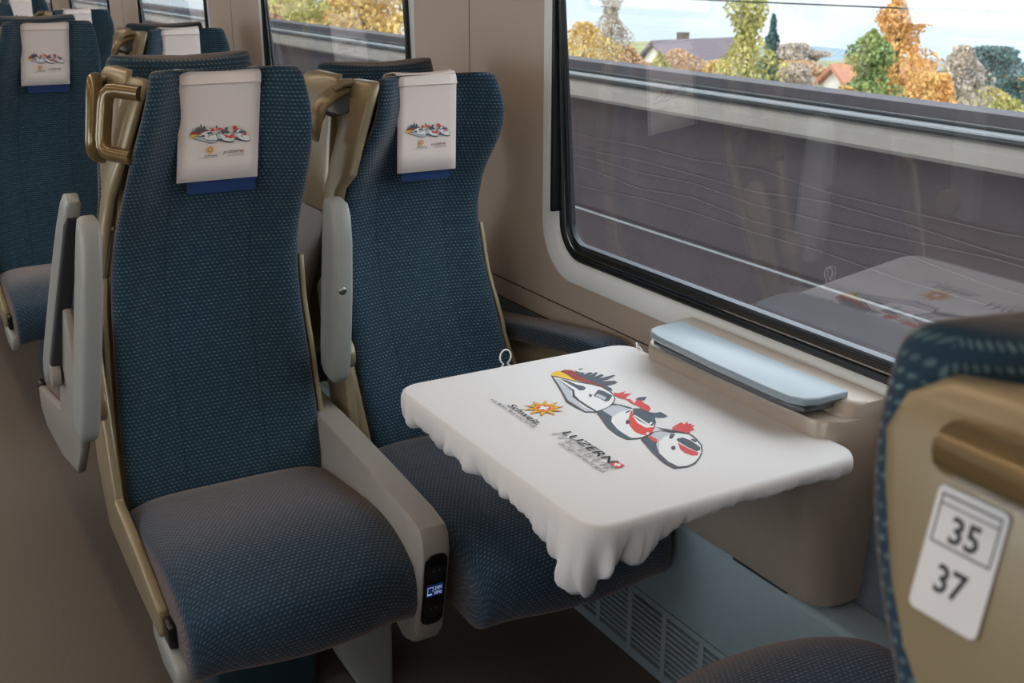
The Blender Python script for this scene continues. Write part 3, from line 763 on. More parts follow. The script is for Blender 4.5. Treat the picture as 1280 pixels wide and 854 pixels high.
for zc in (.418, .328):
    mb = MB(); mb.tube([(.8165, slope_y(zc) - .0055, zc), (.8165, slope_y(zc) - .0035, zc)], .0195, 26)
    s_ = mb.obj('socket', mat('socket_black', srgb(26, 26, 28), 0.35) if 'socket_black' not in bpy.data.materials else bpy.data.materials['socket_black'], sp)
    mb = MB()
    for dx in (-.006, .006): mb.cyl((.8165 + dx, slope_y(zc) - .0058, zc), .0022, (0, 1, 0), .001, 10)
    mb.obj('contact', M_STEEL, s_)
M_SCREEN = emit('screen_blue', srgb(30, 48, 110), 0.35); M_SCRT = emit('screen_text', srgb(190, 205, 240), 0.5)
def scr(u, w): # display plane
    z = .358 + w * .028; return (.799 + u * .035, slope_y(z) - .0050, z)
mb = MB(); mb.add([scr(0, 0), scr(1, 0), scr(1, 1), scr(0, 1)], [(0, 1, 2, 3)]); ds = mb.obj('display', M_SCREEN, sp, smooth=False)
mb = MB()
def dp(u, w): p = scr(u, w); return (p[0], p[1] - .0004, p[2])
for a0, a1, b0, b1 in ((.06, .09, .25, .8), (.06, .40, .77, .82), (.37, .40, .40, .82), (.06, .34, .14, .26)):
    mb.add([dp(a0, b0), dp(a1, b0), dp(a1, b1), dp(a0, b1)], [(0, 1, 2, 3)])
for body, b0, b1 in (('230V', .52, .82), ('50Hz', .14, .42)):
    v, f = fit_text(body, .48, .93, b0, b1, 0.01); mb.add([dp(*p) for p in v], f)
mb.obj('display_text', M_SCRT, ds, smooth=False)

# ------------------------------------------------------------------ table, cloth, wall cabinet
TX0, TX1, TY0, TY1, TZ = 0.812, 1.335, 1.195, 1.850, 0.740
tb = empty('folding_table', (1.33, 1.52, 0)); tag(tb, 'grey folding table under the white printed cloth, fixed to the cabinet', 'table')
mb = MB(); mb.prism(rrect(TX0, TX1, TY0, TY1, .04, 6), 2, TZ - .026, TZ - .004); mb.obj('tabletop', M_TABLE, tb, bevel=.006)
mb = MB(); mb.prism([(.95, .714), (1.33, .714), (1.33, .60), (1.28, .62)], 1, 1.47, 1.57); mb.obj('support_arm', M_GREYD, tb, bevel=.008)

def cloth():
    root = empty('tablecloth', (1.07, 1.52, TZ)); tag(root, 'white elastic-edged cloth with three printed trains, stretched over the window table', 'tablecloth')
    def outline(off, r, n_e=(130, 110), n_c=16):
        x0, x1, y0, y1 = TX0 - off, TX1 + off, TY0 - off, TY1 + off
        pts = []
        corners = ((x1 - r, y1 - r, 0), (x0 + r, y1 - r, 90), (x0 + r, y0 + r, 180), (x1 - r, y0 + r, 270))
        for ci, (cx, cy, a0) in enumerate(corners):
            for k in range(n_c):
                a = math.radians(a0 + 90 * k / n_c); pts.append((cx + r * math.cos(a), cy + r * math.sin(a)))
            a = math.radians(a0 + 90); p = (cx + r * math.cos(a), cy + r * math.sin(a))
            nx = corners[(ci + 1) % 4]; b = math.radians(nx[2]); q = (nx[0] + r * math.cos(b), nx[1] + r * math.sin(b))
            m = n_e[ci % 2 == 1 and 0 or 1]
            for k in range(m): pts.append((lerp(p[0], q[0], k / m), lerp(p[1], q[1], k / m)))
        return pts
    base = outline(0.004, .045); n = len(base)
    per = [0]
    for i in range(1, n): per.append(per[-1] + math.dist(base[i - 1], base[i]))
    def nrm(i):
        a, b = base[i - 1], base[(i + 1) % n]; d = Vector((b[0] - a[0], b[1] - a[1])).normalized(); return (d.y, -d.x) 
    cxm, cym = (TX0 + TX1) / 2, (TY0 + TY1) / 2
    def vn(x, seed=0):
        i = math.floor(x); t = x - i; t = t * t * (3 - 2 * t)
        def h(k): return math.modf(abs(math.sin(k * 127.1 + seed * 311.7) * 43758.5453))[0] * 2 - 1
        return lerp(h(i), h(i + 1), t)
    def drop(x, y):
        # how far the hem hangs below the table at this point of the outline
        d_aisle = min(1, max(0, 1 - (x - TX0) / .06))
        q = math.hypot(x - TX0, y - TY0)
        near = min(1, max(0, 1.25 - q / .17)); near = near * near * (3 - 2 * near)
        h = .026 + .030 * d_aisle + .056 * near
        h += .012 * max(0, 1 - math.hypot(x - TX1, y - TY0) / .1)
        h += .016 * max(0, 1 - math.hypot(x - TX0, y - TY1) / .1)
        return h
    rings = []
    m_in = 7
    for k in range(m_in):
        s = 0.25 + 0.73 * k / (m_in - 1)
        rings.append([(cxm + (p[0] - cxm) * s, cym + (p[1] - cym) * s, TZ + .0015) for p in base])
    def ruf(i, ph):
        s = per[i] + .004 * ph
        return .8 * vn(s / .024, 1) + .6 * vn(s / .013, 2) + .4 * vn(s / .0075 + ph, 3)
    for t, out, zz, amp in ((0, -.003, .0012, 0), (0, .0015, -.0015, 0), (.10, .0045, None, .0004), (.25, .0055, None, .0014), (.42, .006, None, .0035), (.58, .0055, None, .0065), (.72, .004, None, .009), (.84, .000, None, .011), (.93, -.006, None, .012), (1.0, -.014, None, .011), (.97, -.024, None, .008), (.86, -.030, None, .005)):
        R = []
        for i, p in enumerate(base):
            nx, ny = nrm(i); d = drop(*p); a = ruf(i, t * 1.2)
            z = TZ + (zz if zz is not None else -.003 - d * t - .16 * d * vn(per[i] / .03 + .5, 4) * t * t)
            o = out + amp * a * (d / .06) * .9
            R.append((p[0] + nx * o, p[1] + ny * o, z))
        rings.append(R)
    mb = MB(); mb.loft(rings, caps=False); mb.f.append(tuple(range(n))); mb.m.append(0)
    o = mb.obj('cloth', M_CLOTH, root, angle=180)
    art_object('printed_motif', root, lambda u, v, l: (1.09 + v, 1.53 - u, TZ + .0016 + l), 0.00003)
    pts = [(1.045, 1.872, .728)] + [(1.058 + .0125 * math.sin(a), 1.874, .752 - .015 * math.cos(a)) for a in [math.radians(-20 - 320 * k / 16) for k in range(17)]] + [(1.070, 1.872, .728)]
    mb = MB(); mb.tube(pts, .0016, 6); mb.obj('tie_loop', M_CORD, root)
    pts = spline([(1.335, 1.79, .742), (1.33, 1.80, .752), (1.318, 1.79, .762), (1.312, 1.775, .752), (1.315, 1.76, .742)], 4)
    mb = MB(); mb.tube(pts, .0016, 6); mb.obj('tie_end', M_CORD, root)
cloth()

cab = empty('wall_cabinet', (1.40, 1.515, .4)); tag(cab, 'taupe rounded wall cabinet with a pale lid, beneath the window at the table end', 'cabinet')
def plan(x0, y0, y1, r, back=1.452):
    out = [(back, y1)]
    for k in range(8):
        a = math.radians(90 + 90 * k / 7); out.append((x0 + r + r * math.cos(a), y1 - r + r * math.sin(a)))
    for k in range(8):
        a = math.radians(180 + 90 * k / 7); out.append((x0 + r + r * math.cos(a), y0 + r + r * math.sin(a)))
    out.append((back, y0)); return out
mb = MB(); rings = []
for z, x0, y0, y1 in ((.395, 1.375, 1.275, 1.755), (.405, 1.350, 1.262, 1.768), (.45, 1.338, 1.257, 1.773), (.55, 1.327, 1.252, 1.778), (.66, 1.319, 1.249, 1.781), (.765, 1.316, 1.248, 1.782), (.772, 1.319, 1.250, 1.780)):
    rings.append([(x, y, z) for x, y in plan(x0, y0, y1, .055)])
mb.loft(rings); mb.obj('cabinet_body', M_CAB, cab, angle=35)
mb = MB(); mb.loft([[(x, y, z) for x, y in plan(x0, y0, 1.782, .04)] for z, x0, y0 in ((.772, 1.366, 1.248), (.790, 1.372, 1.25), (.797, 1.380, 1.252), (.799, 1.388, 1.256))]); mb.obj('cabinet_rim', M_CAB, cab, angle=35)
mb = MB(); mb.prism([(1.395, 1.742), (1.34, 1.742), (1.312, 1.735), (1.296, 1.715), (1.290, 1.68), (1.284, 1.52), (1.284, 1.36), (1.287, 1.315), (1.300, 1.292), (1.325, 1.284), (1.395, 1.284)], 2, .797, .811)
mb.obj('lid', M_LID, cab, bevel=.004, bseg=3)
mb = MB(); mb.prism([(1.395, 1.735), (1.34, 1.735), (1.315, 1.728), (1.302, 1.71), (1.298, 1.68), (1.292, 1.52), (1.292, 1.36), (1.295, 1.318), (1.306, 1.298), (1.33, 1.292), (1.395, 1.292)], 2, .783, .7945)
mb.obj('lid_underside', M_STEEL, cab, bevel=.003)

# ------------------------------------------------------------------ wall armrest by the window seat
wa = empty('padded_wall_ledge', (1.40, 2.2, .6)); tag(wa, 'dark blue padded arm ledge on the wall beside the window seat, behind the table', 'ledge')
rings = []
for y, z, h in ((2.62, .575, .020), (2.55, .590, .026), (2.30, .632, .026), (2.06, .668, .024), (1.99, .676, .018), (1.975, .676, .008)):
    rings.append([(1.395 + p[0], y, z + p[1] * h / .026) for p in rrect(-.045, .043, -.026, .026, .016, 3)])
mb = MB(); mb.loft(rings)
OBJ('pad', mb.v, mb.f, M_FABP, wa, uvs=[(p[1], p[0] + p[2]) for p in mb.v])
mb = MB(); mb.prism([(2.62, .55), (2.30, .605), (2.02, .645), (2.02, .60), (2.62, .47)], 0, 1.385, 1.43); mb.obj('bracket', M_TAN, wa, bevel=.006)
# ------------------------------------------------------------------ carriage shell
WX = 1.45; LX = -1.38; ZC = 2.12; Y0W, Y1W = -2.7, 13.2
WIN = [(k, 0.985 + PITCH * k, 2.338 + PITCH * k) for k in range(-1, 5)]
WZ0, WZ1, WR = 0.803, 1.62, 0.095
from mathutils.geometry import tessellate_polygon
def hole_pts(y0, y1, off=0.0, n=10):
    return rrect(y0 + off, y1 - off, WZ0 + off, WZ1 - off, max(.02, WR - off), n)
def wall(name, X, thick):
    outer = [(Y0W, .64), (Y1W, .64), (Y1W, ZC), (Y0W, ZC)]
    holes = [hole_pts(a, b, -.038) for k, a, b in WIN]
    # one strip per window bay keeps the triangles tidy
    mb = MB()
    edges = [Y0W] + [(WIN[i][2] + WIN[i + 1][1]) / 2 for i in range(len(WIN) - 1)] + [Y1W]
    for i, h in enumerate(holes):
        o = [(edges[i], .64), (edges[i + 1], .64), (edges[i + 1], ZC), (edges[i], ZC)]
        allp = o + h[::-1]
        tri = tessellate_polygon([[Vector((p[0], p[1], 0)) for p in o], [Vector((p[0], p[1], 0)) for p in h[::-1]]])
        for x in (X, X + thick): mb.add([(x, p[0], p[1]) for p in allp], [tuple(t) for t in tri])
    o = mb.obj(name, M_WALL, smooth=False, kind='structure')
    return o
wall('wall_right', WX, 0.012)
wall('wall_left', LX, -0.012)
def strip(name, pts, m, kind='structure'):
    mb = MB()
    for b in pts: mb.box(*b)
    return mb.obj(name, m, smooth=False, kind=kind)
strip('trim_1', [(WX - .0012, WX + .002, Y0W, Y1W, .6935, .6965)], M_SEAM)
n = 2
for k in range(-1, 5):
    for yy in (2.758,):
        strip('trim_%d' % n, [(WX - .0008, WX + .002, yy + PITCH * k - .0012, yy + PITCH * k + .0012, .697, ZC)], M_SEAM); n += 1
strip('trim_%d' % n, [(WX - .0015, WX + .004, Y0W, Y1W, .636, .644)], M_SEAM); n += 1
strip('wall_right_lower', [(WX - .004, WX + .012, Y0W, Y1W, 0, .64)], M_CARPET)
strip('wall_left_lower', [(LX - .012, LX + .004, Y0W, Y1W, 0, .64)], M_CARPET)

def window(n, a, b, X, s):
    """reveal, gasket and pane of one window; s = +1 on the right wall, -1 on the left"""
    root = empty('window_%d' % n, (X, (a + b) / 2, WZ0)); root['kind'] = 'structure'
    def xd(dx, z): return X + s * (dx - max(0, dx) / .045 * (z - WZ0) * .0699)   # the pane leans in towards the top
    def rings(spec): return [[(xd(dx, p[1]), p[0], p[1]) for p in hole_pts(a, b, off)] for dx, off in spec]
    mb = MB(); mb.loft(rings([(.010, -.0385), (-.0015, -.0385), (-.002, -.035), (.003, -.022), (.010, -.006), (.018, .005), (.030, .010)]), caps=False); mb.obj('reveal', M_FRAME, root, angle=35)
    mb = MB(); mb.loft(rings([(.024, .006), (.020, .012), (.022, .020), (.032, .024), (.028, .028), (.034, .036), (.045, .040)]), caps=False); mb.obj('gasket', M_RUBBER, root, angle=25)
    mb = MB(); mb.loft(rings([(.031, .0225), (.0265, .0245), (.0265, .0275), (.031, .0285)]), caps=False); mb.obj('bead', M_CHROME, root, angle=25)
    mb = MB(); mb.loft(rings([(.038, .038), (.034, .042), (.034, .047), (.047, .050)]), caps=False); mb.obj('inner_bead', M_STEEL, root, angle=25)
    h = hole_pts(a, b, .040); m_ = len(h)
    mb = MB(); v = [(xd(.042, p[1]) , p[0], p[1]) for p in h] + [(xd(.042, p[1]) + s * .005, p[0], p[1]) for p in h]
    mb.add(v, [tuple(range(m_)), tuple(range(m_, 2 * m_))[::-1]]); mb.obj('pane', M_GLASS, root, smooth=False)
    mb = MB()
    for y in (a + .012, b - .012):
        mb.box(*sorted((X + s * -.008, X + s * .018)), y - .0055, y + .0055, .925, WZ1 - .01)
    mb.obj('blind_guide', M_RUBBER, root, bevel=.001)
wn = 1
for k, a, b in WIN:
    window(wn, a, b, WX, 1); wn += 1
for k, a, b in WIN:
    window(wn, a, b, LX, -1); wn += 1

mb = MB(); mb.box(LX, WX, Y0W, Y1W, -.04, 0.0); mb.obj('floor', M_FLOOR, smooth=False, kind='structure')
mb = MB(); mb.box(LX, WX, Y0W, Y1W, ZC, ZC + .03); mb.obj('ceiling', M_CEIL, smooth=False, kind='structure')
mb = MB(); mb.box(LX, WX, Y1W, Y1W + .03, 0, ZC); mb.obj('wall_back', M_WALL, smooth=False, kind='structure')
mb = MB(); mb.box(LX, WX, Y0W - .03, Y0W, 0, ZC); mb.obj('wall_front', M_WALL, smooth=False, kind='structure')

# heating duct along the foot of the window wall
DX = 1.345
duct = empty('heating_duct', (DX, 1.5, 0)); tag(duct, 'grey-blue heating duct with slotted vents along the floor under the table', 'heating duct')
mb = MB(); mb.prism([(DX, .185), (DX + .012, .386), (DX + .02, .394), (WX - .004, .394), (WX - .004, .185)], 1, -.6, 5.0); mb.obj('upper_panel', M_DUCT, duct, bevel=.003)
mb = MB(); mb.box(DX + .03, WX - .004, -.6, 5.0, 0, .183); mb.obj('dark_core', M_SLOT, duct, smooth=False)
mb = MB(); mb.box(DX, DX + .03, -.6, 5.0, 0, .026); mb.box(DX, DX + .03, -.6, 5.0, .168, .1825); mb.obj('grille_rail', M_DUCT, duct, smooth=False)
rib = 0.125; y = 2.065 - 10 * rib
while y < 2.8:
    mb = MB(); mb.box(DX, DX + .03, y - .008, y + .008, .026, .168); mb.obj('grille_rib', M_DUCT, duct, smooth=False); y += rib
mb2 = MB()
for k in range(9):
    z = .026 + (k + 1) * .142 / 10
    mb2.box(DX + .001, DX + .028, -.6, 5.0, z - .0034, z + .0034)
mb2.obj('vent_slats', M_DUCT, duct, smooth=False)
mb = MB(); mb.box(DX + .01, WX - .005, 1.35, 1.50, .394, .402); mb.obj('access_strip', M_STEEL, duct, bevel=.002)

# ------------------------------------------------------------------ ceiling lamps (warm strips)
M_LAMP = emit('lamp_diffuser', srgb(255, 228, 196), LAMP)
for i, (x, lab) in enumerate(((-.72, 'long warm ceiling light strip on the far side of the aisle'), (.10, 'long warm ceiling light strip above the window side seats'))):
    t = empty('ceiling_light', (x, 4.0, ZC)); tag(t, lab, 'ceiling light')
    mb = MB(); mb.box(x - .09, x + .09, -2.0, 12.5, ZC - .025, ZC - .001); mb.obj('housing', M_CEIL, t, bevel=.005)
    mb = MB(); mb.box(x - .07, x + .07, -1.95, 12.45, ZC - .031, ZC - .0255); mb.obj('diffuser', M_LAMP, t, smooth=False)

# ------------------------------------------------------------------ outside: barrier, meadow, trees, houses
M_BARR = mat('barrier_dark', srgb(64, 53, 55), 0.8, noise=0.12, nscale=5)
M_BARR2 = mat('barrier_top', srgb(80, 74, 78), 0.8, noise=0.1, nscale=8)
M_CONC = mat('barrier_concrete', srgb(138, 130, 122), 0.8, noise=0.08, nscale=6)
M_GRAV = mat('trackbed', srgb(80, 74, 70), 0.95, noise=0.2, nscale=30)
M_MEADOW = mat('meadow', srgb(140, 136, 96), 0.95, noise=0.25, nscale=0.6)
BX = 3.6
br = empty('noise_barrier', (BX, 10, -.9)); tag(br, 'long dark trackside barrier with a concrete coping and rails, seen through the window', 'barrier')
mb = MB(); mb.box(BX, BX + .12, -14, 70, -.9, .79); mb.obj('wall_panel', M_BARR, br, smooth=False)
mb = MB(); mb.prism([(BX - .10, .79), (BX - .13, .81), (BX - .13, .86), (BX - .08, .893), (BX + .14, .893), (BX + .14, .79)], 1, -14, 70); mb.obj('coping', M_CONC, br, smooth=False)
mb = MB(); mb.box(BX - .04, BX + .10, -14, 70, .893, .985); mb.obj('top_board', M_BARR2, br, smooth=False)
mb = MB(); mb.tube([(BX - .10, -14, .922), (BX - .10, 70, .922)], .011, 8); mb.obj('white_rail', M_RAIL, br)
mb = MB(); mb.tube([(BX - .10, -14, .903), (BX - .10, 70, .903)], .012, 8); mb.tube([(BX - .10, -14, .942), (BX - .10, 70, .942)], .008, 8); mb.obj('black_rail', M_RUBBER, br)
mb = MB(); mb.tube([(BX - .03, -14, .152), (BX - .03, 70, .152)], .0055, 8); mb.obj('lower_rail', M_RAIL, br)
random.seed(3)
M_STREAK = mat('pale_reflection_streak', srgb(98, 90, 90), 0.7)
for z0 in (.575, .50, .44, .37, .29):  # added wavy tubes imitate reflected streaks in the window, not real wires
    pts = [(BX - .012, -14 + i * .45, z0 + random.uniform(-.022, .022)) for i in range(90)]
    mb = MB(); mb.tube(pts, .0014, 5); mb.obj('wire', M_STREAK, br)
mb = MB(); mb.box(WX + .3, BX, -14, 70, -1.0, -.9); mb.obj('ground_trackbed', M_GRAV, smooth=False, kind='structure')
mb = MB(); v = []; nx_, ny_ = 24, 40
for i in range(nx_ + 1):
    for j in range(ny_ + 1):
        x = BX + .1 + 76 * (i / nx_) ** 1.4; yv = -10 + 120 * j / ny_
        v.append((x, yv, -1.0 - 6.2 * min(1, (x - BX) / 14) + .35 * math.sin(x * .31 + yv * .2) * min(1, (x - BX) / 14)))
mb.add(v, [(i * (ny_ + 1) + j, (i + 1) * (ny_ + 1) + j, (i + 1) * (ny_ + 1) + j + 1, i * (ny_ + 1) + j + 1) for i in range(nx_) for j in range(ny_)])
mb.obj('ground_meadow', M_MEADOW, kind='structure')
wr = MB(); wr.tube([(6, -10, 1.222), (6, 70, 1.222)], .006, 6); wr = wr.obj('overhead_wire', M_RUBBER); tag(wr, 'thin dark wire crossing the pale sky above the trees', 'wire')

def leaf_mat(name, c1, c2):
    m = mat(name, c1, 0.8)
    nt = m.node_tree; b = nt.nodes['Principled BSDF']
    tc = nt.nodes.new('ShaderNodeTexCoord'); n_ = nt.nodes.new('ShaderNodeTexNoise'); n_.inputs['Scale'].default_value = 1.3; n_.inputs['Detail'].default_value = 5
    nt.links.new(tc.outputs['Object'], n_.inputs['Vector'])
    r = nt.nodes.new('ShaderNodeValToRGB'); r.color_ramp.elements[0].position = .38; r.color_ramp.elements[1].position = .62
    r.color_ramp.elements[0].color = c1; r.color_ramp.elements[1].color = c2
    nt.links.new(n_.outputs['Fac'], r.inputs[0]); nt.links.new(r.outputs[0], b.inputs['Base Color'])
    b.inputs['Subsurface Weight'].default_value = 0.0
    return m
LEAF = {'gold': leaf_mat('leaf_gold', srgb(200, 162, 88), srgb(216, 186, 124)), 'orange': leaf_mat('leaf_orange', srgb(208, 152, 84), srgb(222, 180, 112)),
        'olive': leaf_mat('leaf_olive', srgb(160, 158, 92), srgb(200, 186, 116)), 'green': leaf_mat('leaf_green', srgb(106, 130, 80), srgb(158, 166, 100)),
        'rust': leaf_mat('leaf_rust', srgb(186, 150, 116), srgb(208, 174, 138)), 'spruce': leaf_mat('leaf_spruce', srgb(60, 90, 92), srgb(92, 120, 116)), 'mauve': leaf_mat('leaf_mauve', srgb(160, 148, 140), srgb(196, 180, 160))}  # leaf colours are paled to carry the haze over the trees
M_BARK = mat('bark', srgb(104, 92, 84), 0.9)
def tree(x, y, ztop, zbase, w, kind, shape, label, nleaf=1500, leaf=.16):
    root = empty('tree', (x, y, zbase)); tag(root, label, 'tree', 'autumn trees beyond the barrier')
    H = ztop - zbase
    mb = MB(); mb.tube([(x, y, zbase - .3), (x + .05, y, zbase + H * .5), (x, y, zbase + H * .93)], [.05 * w + .05, .03 * w + .03, .01], 7); mb.obj('trunk', M_BARK, root)
    mb = MB(); c0 = .18
    lumps = [(random.uniform(-1, 1), random.uniform(-1, 1), random.random()) for _ in range(26)]
    for i in range(nleaf):
        t = random.random()
        if shape == 'cone': rad = (1 - t) ** .8 * .5 * w * (0.75 + .25 * math.sin(t * 40)) + .03
        elif shape == 'column': rad = .5 * w * (math.sin(PI * min(1, t * .95 + .05)) ** .6) * (.7 + .3 * math.sin(t * 23))
        else: rad = .5 * w * math.sin(PI * (t * .92 + .06)) ** .55 * (.85 + .15 * math.sin(t * 17 + x))
        a = random.uniform(0, 2 * PI); rr = rad * random.random() ** .4 * (0.8 + .25 * math.sin(3 * a + t * 11 + x))
        p = Vector((x + rr * math.cos(a), y + rr * math.sin(a), zbase + H * (c0 + (1 - c0) * t)))
        q = Vector((random.gauss(0, 1), random.gauss(0, 1), random.gauss(0, 1))).normalized(); s_ = q.orthogonal().normalized(); u_ = q.cross(s_)
        L = leaf * random.uniform(.6, 1.3)
        mb.add([p + s_ * L, p + u_ * L * .7, p - s_ * L, p - u_ * L * .7], [(0, 1, 2, 3)])
    mb.obj('crown', LEAF[kind], root, smooth=False)
    return root
# (distance out, y per distance, top slope, width, kind, shape, label)   y/x and z slopes follow the lines of sight from the seat
TREES = [
 (26, 39.6, -.75, 3.6, 'gold', 'round', 'golden round tree at the left edge of the big window'),
 (30, 43.5, 1.0, 2.2, 'mauve', 'column', 'tall grey bare tree beside the golden tree at the window left'),
 (26, 36.6, -1.5, 2.4, 'rust', 'round', 'low rusty bush tree left of the distant house'),
 (24, 31.9, -1.35, 1.4, 'olive', 'column', 'slim yellow-green tree in front of the distant house'),
 (30, 38.6, -1.9, 3.2, 'rust', 'round', 'low rust-coloured tree right of the distant house gable'),
 (28, 33.5, -1.9, 2.6, 'gold', 'round', 'low golden tree between the house and the tall birch'),
 (24, 28.6, -1.7, 2.4, 'rust', 'round', 'low rust tree at the foot of the tall golden birch'),
 (22, 25.2, 1.3, 2.2, 'olive', 'column', 'tall golden-olive birch in the middle of the window view'),
 (30, 33.0, -.3, 1.9, 'spruce', 'cone', 'dark blue-green spruce right of the tall birch'),
 (30, 31.6, -2.0, 3.0, 'mauve', 'round', 'low greyish tree below the spruce'),
 (22, 22.4, -1.6, 1.7, 'green', 'round', 'small green tree right of the spruce'),
 (22, 21.4, -1.5, 1.6, 'gold', 'round', 'small pale gold tree between two green ones'),
 (22, 20.6, -.05, 2.2, 'green', 'column', 'tall green and gold tree right of the window middle'),
 (24, 21.6, .75, 2.7, 'orange', 'column', 'tallest orange tree on the right half of the window view'),
 (22, 18.6, -.95, 2.6, 'orange', 'round', 'bright orange round tree below the tallest orange one'),
 (26, 21.2, -.6, 2.4, 'mauve', 'round', 'thin greyish tree right of the orange trees'),
 (22, 17.1, -1.15, 1.9, 'olive', 'round', 'yellow-green bushy tree right of the bright orange one'),
 (34, 26.4, -1.2, 3.6, 'spruce', 'round', 'dark rounded tree in the distance near the right edge'),
 (22, 16.1, -1.55, 2.0, 'olive', 'round', 'pale olive tree in front of the dark distant tree'),
 (24, 16.6, -1.8, 2.2, 'rust', 'round', 'rusty tree near the right edge of the window'),
 (22, 14.3, -1.75, 2.2, 'gold', 'round', 'golden tree at the far right of the window view'),
 (26, 24.4, -1.9, 2.4, 'olive', 'round', 'low olive bush behind the small green tree'),
 (22, 31.0, -2.0, 2.2, 'orange', 'round', 'low orange bush left of the tall birch'),
 (23, 33.8, -2.1, 3.4, 'gold', 'round', 'broad low golden bush left of the slim yellow-green tree'),
 (23, 36.2, -2.2, 3.0, 'rust', 'round', 'broad low rusty bush under the tall grey tree'),
 (21, 28.9, -2.0, 3.0, 'gold', 'round', 'broad low golden bush just left of the tall birch'),
 (20, 22.2, -1.75, 2.4, 'olive', 'round', 'low olive bush at the foot of the small pale gold tree'),
 (20, 19.2, -1.55, 2.6, 'gold', 'round', 'low golden bush at the foot of the tallest orange tree'),
 (20, 15.6, -1.6, 2.6, 'gold', 'round', 'low golden bush under the yellow-green bushy tree'),
 (20, 13.9, -1.7, 2.4, 'rust', 'round', 'low rusty bush in the lower right corner of the view'),
 (25, 26.4, -1.35, 2.8, 'rust', 'round', 'hazy rust tree between the spruce and the green and gold tree'),
 (28, 29.6, -1.1, 2.2, 'mauve', 'round', 'thin grey tree just right of the spruce'),
 (27, 35.4, -1.7, 2.2, 'olive', 'round', 'olive bush in front of the dark roofed house'),
 (27, 20.4, -1.4, 2.6, 'gold', 'round', 'golden tree behind the pale olive tree'),
 (40, 96, 1.5, 9, 'gold', 'round', 'large golden tree seen through the second window'),
 (44, 120, 2.0, 10, 'olive', 'round', 'large olive tree seen through the second window'),
 (30, 90, 1.0, 8, 'rust', 'round', 'large rusty tree seen through the second window'),
 (36, 72, .5, 8, 'gold', 'round', 'wide golden tree between the first and second window views'),
]
PLANTED = [(49.5, 61.5, 9.0), (45, 41.5, 8.0)]     # the two houses
for i, (x, y, zt, w, kd, sh, lab) in enumerate(TREES):
    big = w > 5
    w *= 1.15; k = 1.0
    while k < 2.6 and any(math.hypot(x * k - a, y * k - b) < .62 * (w * k + c) for a, b, c in PLANTED): k += .04   # stand clear of the others along the same line of sight
    x, y, zt, w = x * k, y * k, 1.5 + (zt - 1.5) * k, w * k
    PLANTED.append((x, y, w))
    tree(x, y, zt, -7.1 if not big else -8.0, w, kd, sh, lab, 7500 if not big else 6000, .062 * k if not big else .20 * k)
def house(x, y, z, w, d, h, rh, roof, label):
    r = empty('house', (x, y, z)); tag(r, label, 'house')
    mb = MB(); mb.prism([(y - w / 2, z), (y + w / 2, z), (y + w / 2, z + h), (y, z + h + rh), (y - w / 2, z + h)], 0, x, x + d); wl = mb.obj('house_wall', mat('house_plaster', srgb(220, 214, 205), .8), r, smooth=False)
    mb = MB()
    for sg in (-1, 1):
        mb.prism([(y, z + h + rh + .02), (y + sg * (w / 2 + .4), z + h - .3), (y + sg * (w / 2 + .4), z + h - .1), (y, z + h + rh + .25)], 0, x - .4, x + d + .4)
    mb.obj('roof', roof, r, smooth=False)
    for dy in (-w * .22, w * .22):
        mb = MB(); mb.box(x - .05, x + .02, y + dy - .4, y + dy + .4, z + h - 1.3, z + h - .2); mb.obj('house_window', M_STEEL, wl, smooth=False)
    mb = MB(); mb.box(x + d * .4, x + d * .4 + .6, y - .3 + w * .2, y + .3 + w * .2, z + h + .5, z + h + rh + .6); mb.obj('chimney', M_BARK, r, smooth=False)
M_ROOF = mat('roof_slate', srgb(110, 98, 104), .8); M_ROOF2 = mat('roof_red', srgb(176, 118, 92), .8)
house(46, 61.5, -8.4, 6, 7, 2.6, 2.3, M_ROOF, 'distant house with a dark roof between the trees, left in the window')
house(42, 41.5, -8.6, 5, 6, 3.0, 2.2, M_ROOF2, 'distant house with a reddish roof behind the orange trees')
M_HILL = mat('hill_far', srgb(168, 178, 184), 1.0, spec=0); M_HILL2 = mat('hill_mid', srgb(136, 152, 160), 1.0, spec=0)  # distance haze is put into the hills' pale blue-grey colour
def hill(name, X, ys, z, hts, m, label):
    mb = MB(); pts = []
    n_ = 50
    for i in range(n_ + 1):
        t = i / n_; yv = lerp(ys[0], ys[1], t)
        hgt = sum(a * math.exp(-((t - c) / s_) ** 2) for a, c, s_ in hts)
        pts.append((yv, z + hgt))
    v = [(X, a, b) for a, b in pts] + [(X + 60, a, b - 1) for a, b in pts] + [(X - 4, a, z - 30) for a, b in pts]
    k = n_ + 1
    mb.add(v, [(i, i + 1, k + i + 1, k + i) for i in range(n_)] + [(2 * k + i, 2 * k + i + 1, i + 1, i) for i in range(n_)])
    o = mb.obj(name, m, kind='structure')
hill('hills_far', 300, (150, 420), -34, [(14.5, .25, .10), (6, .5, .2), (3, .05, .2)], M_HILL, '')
hill('hills_mid', 200, (80, 330), -28, [(6, .15, .1), (5, .45, .16), (6, .75, .2)], M_HILL2, '')

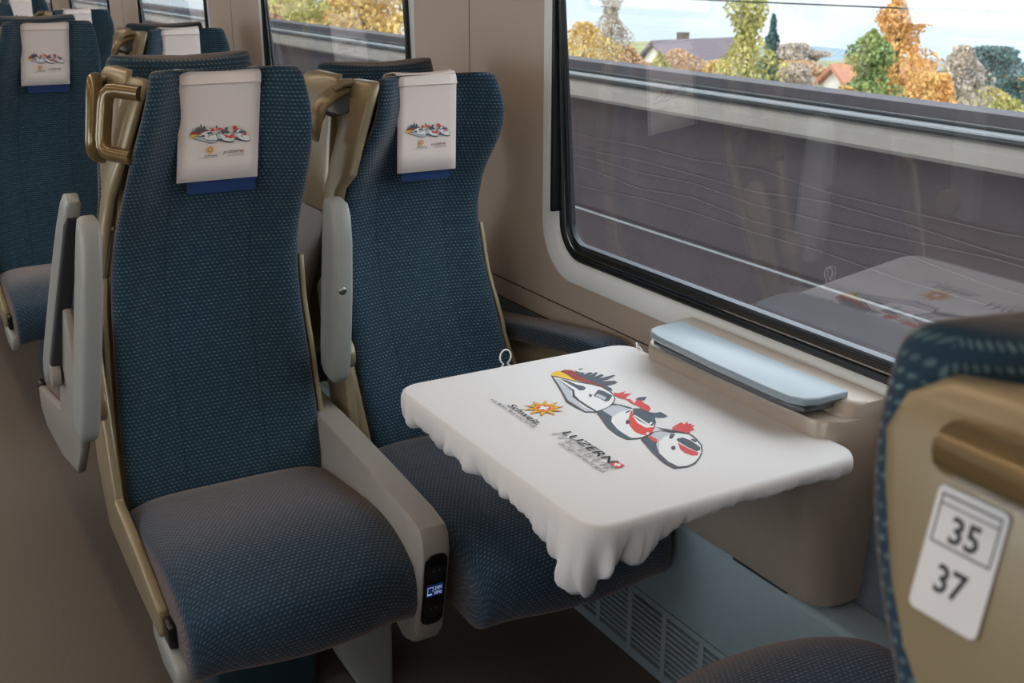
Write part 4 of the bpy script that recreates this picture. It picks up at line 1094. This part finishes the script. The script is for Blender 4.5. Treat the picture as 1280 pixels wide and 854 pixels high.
# ------------------------------------------------------------------ world
w = bpy.data.worlds.new('World'); scene.world = w; w.use_nodes = True
nt = w.node_tree; nt.nodes.clear()
out = nt.nodes.new('ShaderNodeOutputWorld'); bg = nt.nodes.new('ShaderNodeBackground')
tc = nt.nodes.new('ShaderNodeTexCoord'); mp = nt.nodes.new('ShaderNodeMapping'); mp.inputs['Scale'].default_value = (3, 3, 9)
nz = nt.nodes.new('ShaderNodeTexNoise'); nz.inputs['Scale'].default_value = 1.6; nz.inputs['Detail'].default_value = 5
rp = nt.nodes.new('ShaderNodeValToRGB'); rp.color_ramp.elements[0].position = .40; rp.color_ramp.elements[1].position = .60
rp.color_ramp.elements[0].color = srgb(206, 222, 232); rp.color_ramp.elements[1].color = srgb(240, 240, 240)
nt.links.new(tc.outputs['Generated'], mp.inputs[0]); nt.links.new(mp.outputs[0], nz.inputs[0]); nt.links.new(nz.outputs['Fac'], rp.inputs[0])
nt.links.new(rp.outputs[0], bg.inputs[0]); bg.inputs[1].default_value = SKY
nt.links.new(bg.outputs[0], out.inputs[0])
for nm, e, d in (('overcast_daylight', SUN, (-0.86, 0.05, -0.50)), ('overcast_daylight_far_side', SUN2, (0.95, 0.18, -0.14))):
    sd = bpy.data.lights.new(nm, 'SUN'); sd.energy = e; sd.angle = math.radians(110); sd.color = (0.88, 0.95, 1.0)
    so = link(bpy.data.objects.new(nm, sd)); so.rotation_euler = Vector(d).to_track_quat('-Z', 'Y').to_euler(); so.location = (0, 0, 20)

# ------------------------------------------------------------------ camera
cam = bpy.data.cameras.new('camera'); co = link(bpy.data.objects.new('camera', cam))
co.location = (0, 0, 1.5); co.rotation_euler = (math.radians(90 - 18.4), 0, math.radians(-29.8))
cam.sensor_width = 36; cam.lens = 1423 / 1280 * 36
cam.dof.use_dof = True; cam.dof.focus_distance = 2.3; cam.dof.aperture_fstop = 10
cam.clip_start = 0.02; cam.clip_end = 2000
scene.camera = co
vs = scene.view_settings; vs.view_transform = 'Standard'; vs.look = 'None'; vs.gamma = 1; vs.use_curve_mapping = False; vs.exposure = EXPO
scene.display_settings.display_device = 'sRGB'
scene.cycles.max_bounces = 8; scene.cycles.diffuse_bounces = 4; scene.cycles.glossy_bounces = 4; scene.cycles.transparent_max_bounces = 12
scene.cycles.sample_clamp_indirect = 6
scene.cycles.use_denoising = True
